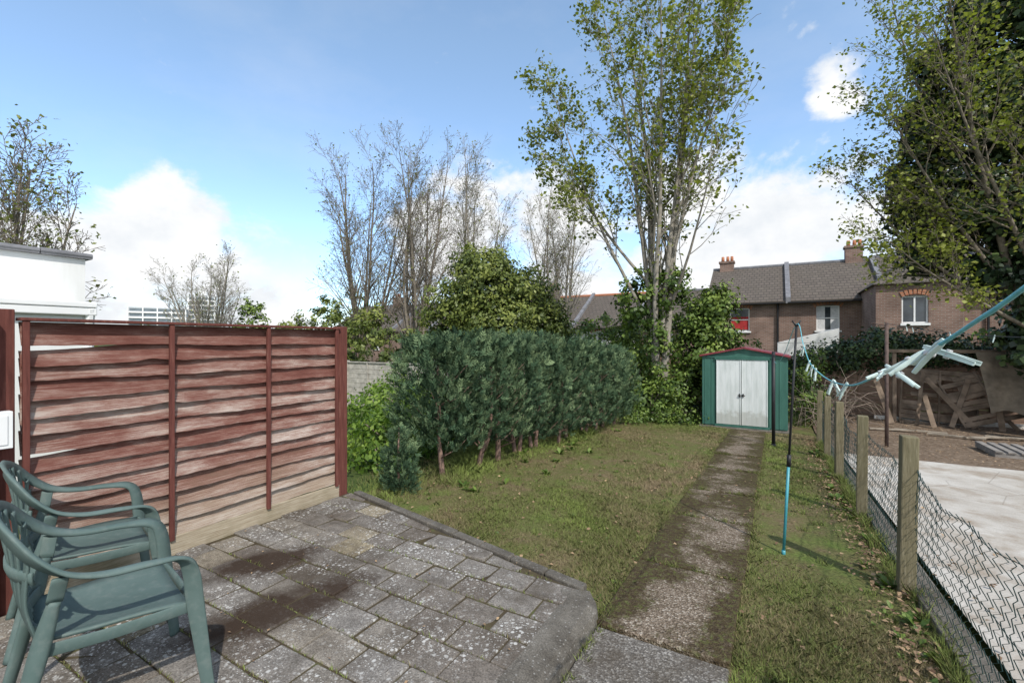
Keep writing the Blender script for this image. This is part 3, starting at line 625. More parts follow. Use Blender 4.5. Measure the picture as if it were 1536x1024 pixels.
# ------------------------------------------------------------------ terraced houses
def terraced_house(x0,x1,zoff=0,curt='red',wing=False,chim=None,rend=False,chh=.85):
    e=empty('terraced_house'); y0,yr,y1=30.0,34.0,38.0; ze,zr=3.75+zoff,6.25+zoff; wallm=M['render'] if rend else M['brick']
    b=MB(); 
    xm=(x0+x1)/2; wx,ww,wz0,wz1=(xm-.3,1.05,2.1+zoff,3.45+zoff)
    b.box(x0,wx-ww/2,y0,y0+.3,-1.6,ze); b.box(wx+ww/2,x1,y0,y0+.3,-1.6,ze); b.box(wx-ww/2,wx+ww/2,y0+.001,y0+.3,-1.6,wz0); b.box(wx-ww/2,wx+ww/2,y0+.001,y0+.3,wz1,ze)
    b.box(x0,x1,y1-.3,y1,-1.6,ze); b.box(x0,x0+.2,y0+.3,y1-.3,-1.6,ze);b.box(x1-.2,x1,y0+.3,y1-.3,-1.6,ze)
    b.obj('walls',wallm,e)
    b=MB(); V=[(x0,y0-.3,ze-.1),(x1,y0-.3,ze-.1),(x1,yr,zr),(x0,yr,zr),(x0,y1+.3,ze-.1),(x1,y1+.3,ze-.1)]
    V2=[(p[0],p[1],p[2]+.12) for p in V]; b.add(V+V2,[(0,3,2,1),(3,4,5,2),(6,7,8,9),(9,8,11,10),(0,1,7,6),(4,10,11,5),(0,6,9,3),(3,9,10,4),(1,2,8,7),(2,5,11,8)])
    b.obj('roof',M['tiles'],e)
    b=MB(); b.tube([(x0,yr,zr+.12),(x1,yr,zr+.12)],[.12,.12],8); b.obj('ridge_tiles',M['pot'] if rend else M['coping'],e)
    b=MB()
    V=[(x1-.12,y0-.35,ze-.12),(x1+.12,y0-.35,ze-.12),(x1+.12,yr,zr+.0),(x1-.12,yr,zr+.0)]; V+= [(p[0],p[1],p[2]+.34) for p in V]
    b.add(V,[(0,3,2,1),(4,5,6,7),(0,1,5,4),(1,2,6,5),(2,3,7,6),(3,0,4,7)]); b.obj('party_parapet',M['coping'],e)
    b=MB(); b.box(x0,x1-.2,y0-.42,y0-.30,ze-.12,ze-.05); b.tube([(x1-.5,y0-.1,ze-.1),(x1-.5,y0-.1,-1.5)],[.05,.05],6); b.obj('gutter_and_downpipe',M['black'],e)
    b=MB();g=MB();c=MB();l=MB()
    xa,xb=wx-ww/2,wx+ww/2; f=.06; yy=y0+.10
    b.box(xa,xa+f,yy,yy+.06,wz0,wz1);b.box(xb-f,xb,yy,yy+.06,wz0,wz1);b.box(xa+f,xb-f,yy,yy+.06,wz1-f,wz1);b.box(xa+f,xb-f,yy,yy+.06,wz0,wz0+f);b.box(xa+f,xb-f,yy-.01,yy+.05,(wz0+wz1)/2-.03,(wz0+wz1)/2+.03)
    b.box(xa-.08,xb+.08,y0-.08,y0+.1,wz0-.09,wz0-.001)
    g.box(xa+f,xb-f,yy+.02,yy+.03,wz0+f,wz1-f)
    if curt=='red': c.box(xa+f,xb-f,yy+.01,yy+.019,wz0+.1,wz0+.85)
    else: c.box(xa+f,xa+.4,yy+.01,yy+.019,wz0+f,wz1-f); c.box(xb-.4,xb-f,yy+.01,yy+.019,wz0+f,wz1-f)
    for k in range(-4,5):
        a=k*.13; M4=Matrix.Translation((wx+math.sin(a)*1.1,y0-.012,wz1-1.02+math.cos(a)*1.1))@Matrix.Rotation(a,4,'Y'); l.box(-.055,.055,-.02,.02,0,.22,0,M4)
    b.obj('window_frames',M['white'],e); g.obj('window_glass',M['glass'],e); c.obj('curtains',M['curtain'] if curt=='red' else M['net'],e); l.obj('brick_arch',M['brickred'],e)
    if chim is not None:
        xc=x0+chim; b=MB(); b.box(xc-.42,xc+.42,yr-.3,yr+.3,zr-.4,zr+chh); b.box(xc-.48,xc+.48,yr-.36,yr+.36,zr+chh+.002,zr+chh+.13); b.obj('chimney_stack',M['brick'],e)
        b=MB()
        for q in (-.25,.05,.3): b.tube([(xc+q,yr,zr+chh+.13),(xc+q,yr,zr+chh+.48)],[.11,.09],8)
        b.obj('chimney_pots',M['pot'],e,smooth=True)
    if wing:
        b=MB(); xa,xb=x1-1.0,x1+1.9; za=4.1+zoff; wc=(xa+xb)/2-.1
        b.box(xa,wc-.45,26,26.25,-1.6,za);b.box(wc+.45,xb,26,26.25,-1.6,za);b.box(wc-.45,wc+.45,26.001,26.25,-1.6,2.3);b.box(wc-.45,wc+.45,26.001,26.25,3.5,za)
        b.box(xa,xa+.2,26.25,29.99,-1.6,za);b.box(xb-.2,xb,26.25,29.99,-1.6,za); b.obj('rear_wing_walls',M['brick'],e)
        b=MB(); V=[(xa-.15,25.8,za-.05),(xb+.15,25.8,za-.05),(xb+.15,31.5,za-.05),(xa-.15,31.5,za-.05),((xa+xb)/2,27.4,za+1.3),((xa+xb)/2,32.5,za+1.3)]
        b.add(V,[(0,1,4),(1,2,5,4),(2,3,5),(3,0,4,5),(0,3,2,1)]); b.obj('rear_wing_roof',M['tiles'],e)
        b=MB(); b.box(wc-.45,wc-.39,26.08,26.14,2.3,3.5);b.box(wc+.39,wc+.45,26.08,26.14,2.3,3.5);b.box(wc-.39,wc+.39,26.08,26.14,3.44,3.5);b.box(wc-.39,wc+.39,26.08,26.14,2.3,2.36);b.box(wc-.03,wc+.03,26.07,26.13,2.36,3.44); b.box(wc-.5,wc+.5,25.92,26.08,2.2,2.298)
        b.obj('wing_window_frame',M['white'],e)
        b=MB(); b.box(wc-.39,wc+.39,26.10,26.11,2.36,3.44); b.obj('wing_window_glass',M['glass'],e)
        b=MB()
        for k in range(-3,4):
            a=k*.14; M4=Matrix.Translation((wc+math.sin(a)*.95,25.985,3.5-.88+math.cos(a)*.95))@Matrix.Rotation(a,4,'Y'); b.box(-.055,.055,-.02,.02,0,.22,0,M4)
        b.obj('wing_brick_arch',M['brickred'],e)
xs0=.65; ch={0:.85,1:3.45,-3:.85,-5:.85,-7:.85,4:.85}
for k in range(-8,6):
    a=xs0+4.3*k-4.3; terraced_house(a,a+4.3,(-1.3 if k<0 else 0) if k<2 else .1,'red' if k in (0,4) else 'net',wing=(k in (1,4)),chim=ch.get(k),rend=(k in(-2,-3,-5)),chh=.5 if k==0 else .85)
e=empty('white_outbuilding'); b=MB(); b.box(.1,2.1,21.0,24.0,-1.0,1.45); b.add([(.1,20.99,1.45),(2.1,20.99,1.45),(2.1,20.99,2.0),(.1,24,1.45),(2.1,24,1.45),(2.1,24,2.0)],[(0,1,2),(5,4,3),(0,2,5,3),(1,4,5,2)]); b.obj('walls',M['render'],e)

# white rendered extension next door
e=empty('white_rendered_building'); b=MB(); b.box(-11,-7.0,-8,2.12,-.3,2.46); b.obj('walls',M['render'],e)
b=MB(); 
for k in range(23):
    y0=-8.1+k*.447; b.box(-11.1,-6.95,y0,y0+.437,2.462,2.50+.004*(k%3)); b.tube([(-6.97,y0,2.50),(-6.97,y0+.437,2.495)],[.035,.03],8)
b.obj('roof_edge_tiles',M['coping'],e)
b=MB(); b.box(-6.99,-6.45,-8,1.95,-.3,1.86); b.obj('lower_wall',M['render'],e)
b=MB(); b.box(-6.99,-6.36,-8.1,2.03,1.862,1.92); b.box(-6.42,-6.37,-8.1,2.03,1.78,1.86); b.obj('fascia',M['white'],e,bevel=.01)
b=MB(); b.tube([(-6.40,1.98,1.85),(-6.44,1.98,1.6),(-6.42,1.98,-.2)],[.04,.04,.04],8); b.obj('downpipe',M['white'],e)

def tower(x,y,w,d,h,rot):
    e=empty('tower_block',(x,y,0),rot); b=MB(); b.box(-w/2,w/2,-d/2,d/2,-3,h); b.obj('core',simple('tower_wall',(.45,.47,.49),.8,.08,.2),e)
    b=MB(); g=MB(); fl=int(h/2.8)
    for k in range(fl):
        z=k*2.8; b.box(-w/2-.5,w/2+.5,-d/2-.6,-d/2-.02,z,z+.9)
        g.box(-w/2+.6,w/2-.6,-d/2-.04,-d/2-.01,z+1.0,z+2.5)
    for q in range(5): xx=-w/2+q*w/4; b.box(xx-.3,xx+.3,-d/2-.8,-d/2-.61,-3,h)
    b.box(-w/6,w/6,-d/4,d/4,h+.01,h+3); b.obj('balconies',M['white'],e); g.obj('windows',simple('tower_glass',(.15,.18,.2),.3,.3,.5),e)
tower(-298,122,25,14,20,math.radians(60)); tower(-300,145,13,12,29,math.radians(60))

# ------------------------------------------------------------------ trees
def lv(n0,n1,n2,a0=.55,r0=.36,st=.18): return [dict(n=n0,ang=a0,ratio=r0,start=st,wob=.035,trop=.05),dict(n=n1,ang=.6,ratio=.5,start=.2,wob=.10,trop=.05),dict(n=n2,ang=.65,ratio=.55,start=.2,wob=.15,trop=.02),dict(n=0,ang=.5,ratio=.5,start=.2,wob=.16,trop=0)]
gB=-.62
big=tree('maple_tree',(-2.85,13.0,gB),[((0,0,0),(-.03,0,1),11.3,.13),((.13,.1,0),(.03,.03,1),12.2,.12),((-.05,0,1.9),(-.15,.05,1),9.8,.08),((.1,0,2.1),(.10,0,1),9.3,.08),((.12,0,3.4),(.24,.1,1),7.4,.055),((-.1,0,2.4),(-.55,-.05,1),7.4,.06),((-.1,0,3.6),(-.85,-.1,1),6.2,.05),((0,0,1.6),(.02,-.12,1),10,.085)],
    lv(14,8,3,.5,.33,.22),M['barkpale'],M['spring'],14500,.12,.10,seed=11,twigr=.0052,leaflev=2,keepf=.34)
P,Nn,S,T=blob([(-2.85,13,.9,.28,.28,1.3),(-2.88,13,2.3,.22,.22,1.0),(-2.8,12.9,-.1,.5,.45,.6),(-3.3,13.1,2.6,.7,.6,.9),(-2.5,13.1,2.9,.5,.5,.8)],5500,.11,.2); leaf_mesh('low_foliage',P,Nn,S,T,M['shrub'],.8,big)
def bare(x,y,h,seed,n=5,spread_=.22,leafn=1500,bark='twig',leafm='budleaf',lf=.10,r=.10,lvv=None):
    rr=np.random.default_rng(seed); st=[]
    for i in range(n):
        a=i/n*6.28+rr.random(); q=spread_*rr.uniform(.3,1.1); st.append(((.1*math.cos(a),.1*math.sin(a),rr.uniform(0,1.5)),(q*math.cos(a),q*math.sin(a),1),h*rr.uniform(.75,1.0),r))
    return tree('bare_tree',(x,y,-1.0),st,lvv or lv(12,8,4,.5,.34),M[bark],M[leafm],leafn,lf,.16,seed=seed,twigr=.006,leaflev=2)
dl=lv(15,10,4,.5,.36,.15)
bare(-17.9,16.2,11.0,21,7,.24,1900,lvv=dl)
bare(-15.4,17.1,11.3,22,7,.2,1700,lvv=dl)
bare(-14.2,20.5,11.5,23,6,.24,1400,'barkpale',lvv=dl)
bare(-10.6,23.5,10.8,24,6,.22,1500,'barkpale',lvv=dl)
bare(-31.4,15.5,7.0,25,10,.7,900,'barkpale',lf=.12,lvv=dl)
bare(-15.4,3.2,6.8,26,7,.42,3000,lf=.10,r=.08,lvv=dl)
bare(-17.8,2.0,7.2,27,6,.36,2200,lf=.10,r=.08)
rt=tree('ivy_clad_tree',(5.3,14.3,-.6),[((0,0,0),(-.12,.0,1),9.5,.2),((.1,.1,0),(.15,.1,1),10.5,.18),((-.1,0,1.0),(-.36,-.12,1),8.8,.10),((-.15,-.1,2.0),(-.75,-.30,1),6.4,.07),((-.1,-.1,2.0),(-.95,-.2,.7),5.4,.06),((-.1,-.1,2.6),(-.6,-.35,1.1),6.4,.06),((0,-.1,2.6),(-.3,-.7,1),5.2,.06),((-1.6,0,4.5),(-.25,-.05,1),6.5,.05),((-.2,-.2,2.2),(-.9,-.6,.25),4.0,.05)],
    lv(13,7,3,.6,.36,.3),M['bark'],M['spring'],11500,.095,.13,seed=31,twigr=.004,keepf=.45)
P,Nn,S,T=blob([(4.9,14.2,1.6,.6,.5,1.3),(3.1,14.4,3.9,.5,.5,.9),(2.95,14.4,5.2,.55,.55,1.1),(3.1,14.4,6.6,.5,.5,1.0),(3.3,14.3,7.7,.4,.4,.8),(3.9,14.2,4.6,.75,.6,1.2),(3.9,14.2,6.6,.75,.6,1.2),(4.8,14.3,4.4,1.0,.9,1.6),(4.7,14.3,6.8,1.0,.9,1.5),(6.0,14.2,3.0,1.1,.9,1.6),(5.0,14.0,8.8,.9,.7,1.3),(6.4,14.3,5.8,1.3,1.0,2.0),(6.6,14.2,8.6,1.1,1.0,1.4),(5.3,13.9,2.9,.9,.7,.9),(4.1,14.1,8.9,.6,.6,1.1),(4.3,14.1,3.1,.6,.5,.5),(5.5,14.1,10.4,1.0,.8,1.1)],78000,.14,.25,shell=.28); leaf_mesh('ivy',P,Nn,S,T,M['ivy'],.85,rt)
b=MB(); b.tube(catmull([(5.0,13.6,-.65),(4.9,13.6,.4),(5.15,13.8,1.5),(5.6,14,2.8)],4),np.linspace(.24,.15,13),9); b.tube(catmull([(5.5,13.8,-.65),(5.4,13.9,.6),(5.0,14.0,1.8),(4.5,14.1,3.2)],4),np.linspace(.18,.12,13),9)
b.tube(catmull([(4.6,14.2,2.6),(3.6,14.4,3.6),(3.15,14.4,5.0),(3.1,14.4,7.0),(3.3,14.4,8.6)],4),np.linspace(.12,.03,17),7); b.obj('lower_trunks',M['bark'],rt,smooth=True)
e=tree('round_green_tree',(-8.7,13.5,-.6),[((0,0,0),(.1,0,1),4.5,.12),((0,0,0),(-.25,.1,1),4.2,.1),((0,0,0),(.3,-.1,1),4.0,.1)],lv(8,5,2),M['bark'],None,0,seed=41)
P,Nn,S,T=blob([(-8.7,13.5,3.0,1.7,1.6,1.4),(-8.9,13.4,4.0,1.1,1.1,.9),(-7.5,13.9,2.8,1.2,1.1,1.1),(-9.7,12.9,2.5,1.2,1.2,1.0),(-8.3,13.3,2.0,1.8,1.5,1.0),(-7.0,14.1,2.1,1.0,1.0,.9)],34000,.13,.28,shell=.5); leaf_mesh('foliage',P,Nn,S,T,M['olive'],.6,e)
def shr(name,cs,n,lf,mat,clump=.25,**k):
    e=empty(name); P,Nn,S,T=blob(cs,n,lf,clump,**k); leaf_mesh('foliage',P,Nn,S,T,M[mat],.6,e)
    b=MB()
    for c in cs[:6]:
        for q in range(4):
            a=random.uniform(0,6.28); b.tube(catmull([(c[0]+.1*math.cos(a),c[1]+.1*math.sin(a),float(gz(c[0],c[1]))-.05),(c[0]+.3*c[3]*math.cos(a),c[1]+.3*c[4]*math.sin(a),c[2]),(c[0]+.7*c[3]*math.cos(a),c[1]+.7*c[4]*math.sin(a),c[2]+.6*c[5])],3),np.linspace(.02,.006,7),4)
    b.obj('stems',M['bark'],e,smooth=True); return e
shr('laurel_shrub',[(-1.95,14.0,1.1,.75,.7,1.2),(-1.5,14.2,1.6,.65,.6,1.0),(-1.7,13.8,.2,.8,.6,.8),(-1.5,14.2,2.4,.6,.5,.7),(-2.1,14.3,2.1,.5,.5,.6)],10500,.12,'shrub')
shr('dark_bushes',[(-3.6,13.2,.4,.8,.6,1.0),(-2.9,12.3,-.15,.6,.5,.5),(-3.9,14.3,.9,.8,.7,1.1),(-2.3,12.6,.1,.5,.45,.7),(-4.3,14.6,1.7,.6,.6,.7)],10000,.10,'shrub')
shr('low_green_plants',[(-2.5,11.9,-.40,.5,.4,.22),(-1.95,12.3,-.35,.3,.3,.28),(-3.1,11.4,-.4,.4,.4,.2),(-2.0,11.8,-.48,.3,.3,.12)],2800,.07,'shrub')
shr('bramble_patch',[(-5.0,5.2,.0,.7,.8,.5),(-5.6,6.4,.15,.9,.9,.6),(-5.2,7.6,.15,.8,.8,.6),(-6.8,6.8,.1,1.0,1.0,.55),(-4.7,4.6,-.15,.4,.5,.3),(-7.6,8.2,.1,1.1,.9,.6)],15000,.085,'bramble')
shr('mixed_shrubs',[(-14.6,14,1.3,2.0,1.6,1.8),(-12.0,15.0,.9,1.8,1.4,1.5),(-17.5,13.5,1.5,1.8,1.6,1.7),(-11.0,12.5,.4,1.3,1.0,1.0),(-19,16,2.2,2.0,1.6,1.8)],14000,.16,'olive')
shr('dark_evergreen',[(-28,16.4,2.2,.9,1.0,1.8),(-28.3,16.3,1.6,1.2,1.0,1.5)],4000,.18,'shrub')
shr('ivy_mound',[(1.6,16.1,1.0,.9,.4,.5),(2.7,16.2,1.25,1.0,.45,.55),(3.8,16.1,1.2,1.0,.4,.45),(.8,16.2,.5,.6,.4,.8),(4.9,16.2,1.1,.9,.4,.4)],14000,.11,'ivy',shell=.3)
shr('climbing_plants',[(.75,14.2,.2,.35,.6,.8),(.9,15.4,.6,.4,.5,.8),(.6,13.4,-.2,.25,.4,.4)],2600,.08,'shrub')
shr('background_shrubs',[(-6.5,17.5,1.0,1.6,1.2,1.7),(-9.5,19.5,1.4,2.0,1.2,1.8),(-4.2,18.5,1.0,1.2,1.0,1.6),(-1.0,19,.3,1.4,1,1.0),(3.5,20,.2,2.0,1,1.0),(7.5,20,.8,2.4,1,1.6)],13000,.16,'shrub')
cs=[]
for k in range(34):
    a=math.radians(-95+k*4.3); d=random.uniform(55,75); cs.append((d*math.sin(a),d*math.cos(a),.2+random.uniform(0,.8),4.5,4.0,2.4+random.uniform(-.8,.8)))
e=empty('distant_trees'); P,Nn,S,T=blob(cs,16000,.6,.9); leaf_mesh('foliage',P,Nn,S,T,M['olive'],.6,e)
b=MB()
for k in range(90):
    x,y=.85+random.random()*.6,12.6+random.random()*3; z=-.6; p=np.array([x,y,z]); P=[p]; d=np.array([random.uniform(-.6,.6),random.uniform(-.6,.6),1.2])
    for q in range(6): d=unit(d+rng.normal(0,.35,3)+[0,0,-.12*q]); P.append(P[-1]+d*random.uniform(.2,.38))
    b.tube(P,np.linspace(.009,.004,7),4)
b.obj('bare_bramble_stems',simple('bramble_stem',(.24,.19,.15),.9,.3,6),smooth=True)

# ------------------------------------------------------------------ grass, weeds, leaf litter
def blades(x,y,z,h,w,tint,lean=.5):
    n=len(x); a=rng.uniform(0,6.28,n); l=rng.uniform(0,lean,n)*h; la=rng.uniform(0,6.28,n)
    B=np.stack([x,y,z],1); s=np.stack([np.cos(a)*w,np.sin(a)*w,0*a],1)
    mid=B+np.stack([np.cos(la)*l*.35,np.sin(la)*l*.35,h*.55],1); tip=B+np.stack([np.cos(la)*l,np.sin(la)*l,h],1)
    return np.stack([B-s,B+s,mid+s*.8,tip,mid-s*.8],1),np.repeat(tint,5)
Vs=[];Ts=[]
def sow(x0,x1,y0,y1,n,h,w,fn=None,lush=0):
    x=rng.uniform(x0,x1,n); y=y0+(y1-y0)*rng.random(n)**1.35
    ok=np.ones(n,bool)
    d=fb(x,y,2.4,21)
    ok&=rng.random(n)<np.clip(-.15+d*1.5,0.02,1)
    if fn: ok&=fn(x,y)
    x=x[ok];y=y[ok];d=d[ok]; tint=np.clip(-.28+1.2*fb(x,y,1.5,33)+.4*(d-.5)+rng.normal(0,.17,len(x))+lush,0,1)
    hh=h*rng.uniform(.4,1.3,len(x))*(.4+1.2*d); ww=w*(1+np.clip((y-4)/5,0,1.3))
    v,t=blades(x,y,lawnz(x,y)-.003,hh,ww,tint,1.6); Vs.append(v);Ts.append(t)
def notpath(x,y): 
    e=.10*(fb(x*0,y,5,55)-.3)
    return ~((x>-.87+e*1.2)&(x<-.18-e*.5)&(y>2.4)) & ~((x>-.87)&(x<-.18)&(y<2.46)) & ~((x<-.86)&(y<edge_y(x)+.01))
sow(-3.75,.76,2.5,12,200000,.027,.0016,notpath)
sow(-.18,.76,1.2,5,52000,.031,.0015,notpath,.12)
sow(-3.2,-.8,2.7,5,42000,.027,.0015,notpath)
sow(-4.4,-3.2,3.1,12,20000,.07,.002,notpath,.25)
def tufts(xs,ys,n,h,lush=.2,s_=.018):
    k=len(xs); i=rng.integers(0,k,n); x=xs[i]+rng.normal(0,s_,n); y=ys[i]+rng.normal(0,s_,n)
    v,t=blades(x,y,gz(x,y)+.005,h*rng.uniform(.4,1.3,n),np.full(n,.0018),np.clip(.45+lush+rng.normal(0,.2,n),0,1),1.2); Vs.append(v);Ts.append(t)
yy=rng.uniform(2.3,11,170); tufts(.76+rng.normal(0,.03,170),yy,9000,.10)
xx=rng.uniform(-3.6,-1,70); tufts(xx,edge_y(xx)+.03,3000,.06)
yy=rng.uniform(2.5,11.5,120); tufts(-.17+rng.normal(0,.015,120),yy,5000,.045,0); tufts(-.88+rng.normal(0,.03,120),yy,6000,.04,0)
yy=rng.uniform(1.7,2.7,20); tufts(np.full(20,-.85),yy,900,.05)
xr=rng.uniform(-3.4,.6,130); yr_=rng.uniform(3.2,9,130); okr=(xr<-.95)|(xr>-.1); tufts(xr[okr],yr_[okr],4200,.05,.2,.022)
for jy in joints[:7]:
    m_=14; tufts(np.where(rng.random(m_)<.6,-.87+rng.random(m_)*.25,-.18-rng.random(m_)*.3),np.full(m_,jy),420,.055,.05,.012)
V=np.concatenate(Vs).reshape(-1,3); mesh_np('grass',V,np.arange(len(V)).reshape(-1,5),M['grass'],np.concatenate(Ts))
cent=[]; 
for k in range(70): cent.append((.70+random.uniform(-.13,.05),random.uniform(2.2,10.5),random.uniform(.045,.10)))
for k in range(22): cent.append((random.uniform(-3.6,-2.6),random.uniform(4.2,10),random.uniform(.07,.14)))
for k in range(14): cent.append((-.93+random.uniform(-.05,.03),random.uniform(2.7,3.6),random.uniform(.03,.05)))
for k in range(100): cent.append((random.uniform(-3.4,.6),random.uniform(2.9,8),random.uniform(.02,.045)))
for k in range(12): xq=random.uniform(-3.5,-1.2); cent.append((xq,edge_y(xq)+random.uniform(.02,.08),random.uniform(.04,.08)))
Vw=[];Tw=[]
for (x,y,r) in cent:
    if -.9<x<-.15: continue
    k=random.randint(8,18); a=rng.uniform(0,6.28,k); l=r*rng.uniform(.5,1.2,k); el=rng.uniform(.2,1.0,k); d=np.stack([np.cos(a)*np.cos(el),np.sin(a)*np.cos(el),np.sin(el)],1); s=np.stack([-np.sin(a),np.cos(a),0*a],1)*(l*.2)[:,None]
    B=np.array([x,y,float(gz(x,y))+.01]); 
    Vw.append(np.stack([np.repeat(B[None],k,0),B+d*(l*.6)[:,None]+s,B+d*l[:,None]+[0,0,-r*.15],B+d*(l*.6)[:,None]-s],1)); Tw.append(np.repeat(rng.uniform(.2,.9,k),4))
V=np.concatenate(Vw).reshape(-1,3); mesh_np('weeds',V,np.arange(len(V)).reshape(-1,4),M['shrub'],np.concatenate(Tw))
n_=1900; x=rng.uniform(.45,1.6,n_); x=np.where(rng.random(n_)<.75,.66+rng.normal(0,.10,n_),x); y=rng.uniform(2,11,n_)
x2=rng.uniform(-3.5,.7,650); y2=rng.uniform(2.8,11,650); x3=rng.uniform(1.0,6,1800); y3=rng.uniform(9.6,15.5,1800)
x4=rng.uniform(-3.6,-1.1,70); y4=rng.uniform(1.2,2.8,70)
x=np.concatenate([x,x2,x3]);y=np.concatenate([y,y2,y3]); P=np.stack([x,y,gz(x,y)+np.where(x>.95,.075,.035)],1)
P=np.concatenate([P,np.stack([x4,y4,np.full(70,.014)],1)])
leaf_mesh('fallen_leaves',P,np.tile([0,0,1.6],(len(P),1)),rng.uniform(.018,.045,len(P))*np.where(np.arange(len(P))>=len(x),.5,1),rng.random(len(P)),M['dead'],.65)
k=4600; x=rng.uniform(-3.6,-1.1,k); rowi=rng.integers(0,22,k)
yj=-1.2+rowi*ph-.005+rng.normal(0,.004,k); ok=(yj<edge_y(x)-.12)&(fb(x,yj,2.2,77)>.40); x=x[ok];yj=yj[ok]
v,t=blades(x,yj,np.full(len(x),-.006),.017*rng.uniform(.4,1.4,len(x)),np.full(len(x),.0018),np.clip(.5+rng.normal(0,.2,len(x)),0,1),1.5)
mesh_np('joint_moss',v.reshape(-1,3),np.arange(len(x)*5).reshape(-1,5),M['grass'],t)

# ------------------------------------------------------------------ world
w=bpy.data.worlds.new('World'); scene.world=w; w.use_nodes=True; nt=w.node_tree; bg=nt.nodes['Background']
try: w.cycles.sampling_method='MANUAL'; w.cycles.sample_map_resolution=512
except Exception: pass
SE,SR=math.radians(47),math.radians(128)
sky=nt.nodes.new('ShaderNodeTexSky'); sky.sky_type='NISHITA'; sky.sun_disc=False; sky.sun_elevation=SE; sky.sun_rotation=SR; sky.air_density=1.0; sky.dust_density=.6; sky.ozone_density=1.2
tc=nt.nodes.new('ShaderNodeTexCoord')
def wm(op,a,b=0):
    n=nt.nodes.new('ShaderNodeMath'); n.operation=op
    for v,i in ((a,0),(b,1)):
        if isinstance(v,(int,float)): n.inputs[i].default_value=v
        else: nt.links.new(v,n.inputs[i])
    return n.outputs[0]
def wnoise(scale,det,sc,loc=(0,0,0),dist=0):
    mp=nt.nodes.new('ShaderNodeMapping'); mp.inputs['Scale'].default_value=sc; mp.inputs['Location'].default_value=loc; nt.links.new(tc.outputs['Generated'],mp.inputs[0])
    n=nt.nodes.new('ShaderNodeTexNoise'); n.inputs['Scale'].default_value=scale; n.inputs['Detail'].default_value=det; n.inputs['Roughness'].default_value=.6; n.inputs['Distortion'].default_value=dist; nt.links.new(mp.outputs[0],n.inputs['Vector']); return n.outputs['Fac']
clouds=[(-68.5,9,6.5,1),(-74,6,7,1),(-60,4.5,7,1),(-36,12,8,.85),(-23,12,9,.9),(-10,12,9,.85),(2,9,9,.95),(5.5,24.5,2.6,.62),(1,31,2.5,.45),(-58.5,18.3,2,.4),(-31,20,3,.5),(10,10,8,.9),(60,20,22,1),(120,30,25,1),(180,25,25,1),(-130,25,22,.9)]
acc=None
for az,el,r,s in clouds:
    a,e_=math.radians(az),math.radians(el); d=(math.sin(a)*math.cos(e_),math.cos(a)*math.cos(e_),math.sin(e_))
    dp=nt.nodes.new('ShaderNodeVectorMath'); dp.operation='DOT_PRODUCT'; nt.links.new(tc.outputs['Generated'],dp.inputs[0]); dp.inputs[1].default_value=d
    mr=nt.nodes.new('ShaderNodeMapRange'); mr.inputs['From Min'].default_value=math.cos(math.radians(r*1.5)); mr.inputs['From Max'].default_value=1; mr.inputs['To Min'].default_value=0; mr.inputs['To Max'].default_value=s; nt.links.new(dp.outputs['Value'],mr.inputs[0])
    acc=mr.outputs[0] if acc is None else wm('MAXIMUM',acc,mr.outputs[0])
sp=nt.nodes.new('ShaderNodeSeparateXYZ'); nt.links.new(tc.outputs['Generated'],sp.inputs[0])
hz=nt.nodes.new('ShaderNodeMapRange'); nt.links.new(sp.outputs[2],hz.inputs[0]); hz.inputs['From Min'].default_value=.0; hz.inputs['From Max'].default_value=.16; hz.inputs['To Min'].default_value=.6; hz.inputs['To Max'].default_value=0
cov=wm('MAXIMUM',acc,hz.outputs[0]); nz=wnoise(5.2,9,(1,1,1.4),(1.3,.4,.2),.2)
val=wm('ADD',wm('MULTIPLY',cov,.60),wm('MULTIPLY',wm('SUBTRACT',nz,.5),1.7))
mask=nt.nodes.new('ShaderNodeMapRange'); mask.interpolation_type='SMOOTHSTEP'; nt.links.new(val,mask.inputs[0]); mask.inputs['From Min'].default_value=.17; mask.inputs['From Max'].default_value=.46
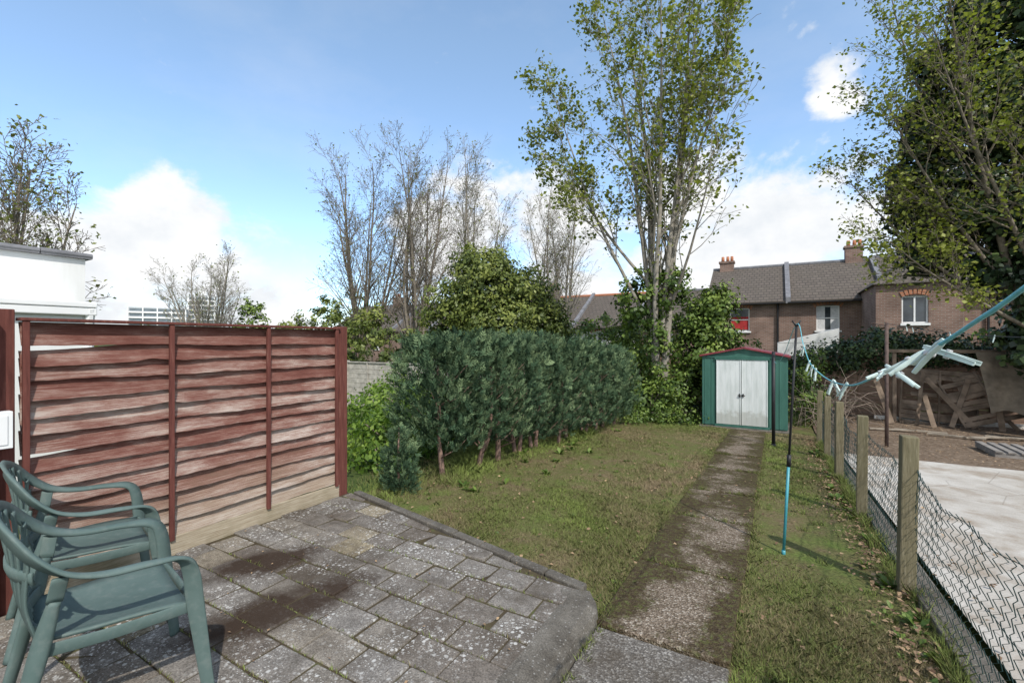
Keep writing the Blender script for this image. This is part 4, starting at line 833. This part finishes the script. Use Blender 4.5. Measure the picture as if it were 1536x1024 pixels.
haze=nt.nodes.new('ShaderNodeMapRange'); nt.links.new(wnoise(2.6,7,(1,1,2.2),(4,2,1)),haze.inputs[0]); haze.inputs['From Min'].default_value=.48; haze.inputs['From Max'].default_value=.8; haze.inputs['To Max'].default_value=.16
mk=wm('MAXIMUM',mask.outputs[0],haze.outputs[0])
shade=nt.nodes.new('ShaderNodeValToRGB'); shade.color_ramp.elements[0].position=.32; shade.color_ramp.elements[0].color=(5.5,5.8,6.15,1); shade.color_ramp.elements[1].position=.58; shade.color_ramp.elements[1].color=(6.9,6.95,7.0,1)
nt.links.new(wnoise(7,8,(1,1,1.4),(2.2,1,0)),shade.inputs[0])
tel=nt.nodes.new('ShaderNodeMapRange'); nt.links.new(sp.outputs[2],tel.inputs[0]); tel.inputs['From Max'].default_value=.55
tcol=nt.nodes.new('ShaderNodeMix'); tcol.data_type='RGBA'; nt.links.new(tel.outputs[0],tcol.inputs[0]); tcol.inputs[6].default_value=(1.3,1.5,1.8,1); tcol.inputs[7].default_value=(1.95,1.95,1.80,1)
tint_=nt.nodes.new('ShaderNodeMix'); tint_.data_type='RGBA'; tint_.blend_type='MULTIPLY'; tint_.inputs[0].default_value=1; nt.links.new(sky.outputs[0],tint_.inputs[6]); nt.links.new(tcol.outputs[2],tint_.inputs[7])
mx=nt.nodes.new('ShaderNodeMix'); mx.data_type='RGBA'; nt.links.new(mk,mx.inputs[0]); nt.links.new(tint_.outputs[2],mx.inputs[6]); nt.links.new(shade.outputs[0],mx.inputs[7])
nt.links.new(mx.outputs[2],bg.inputs[0]); bg.inputs[1].default_value=.15

sd=bpy.data.lights.new('sun','SUN'); sd.energy=4.0; sd.angle=math.radians(.6); sd.color=(1,.955,.89)
so=link(bpy.data.objects.new('sun',sd)); S_=Vector((math.sin(SR)*math.cos(SE),math.cos(SR)*math.cos(SE),math.sin(SE))); so.rotation_euler=S_.to_track_quat('Z','Y').to_euler(); so.location=(5,-5,12)

cam=bpy.data.cameras.new('camera'); cam.lens=16; cam.sensor_width=36; cam.clip_end=3000; cam.clip_start=.05
co=link(bpy.data.objects.new('camera',cam)); co.location=(0,0,1.5); co.rotation_euler=(math.radians(90),0,math.radians(30)); scene.camera=co
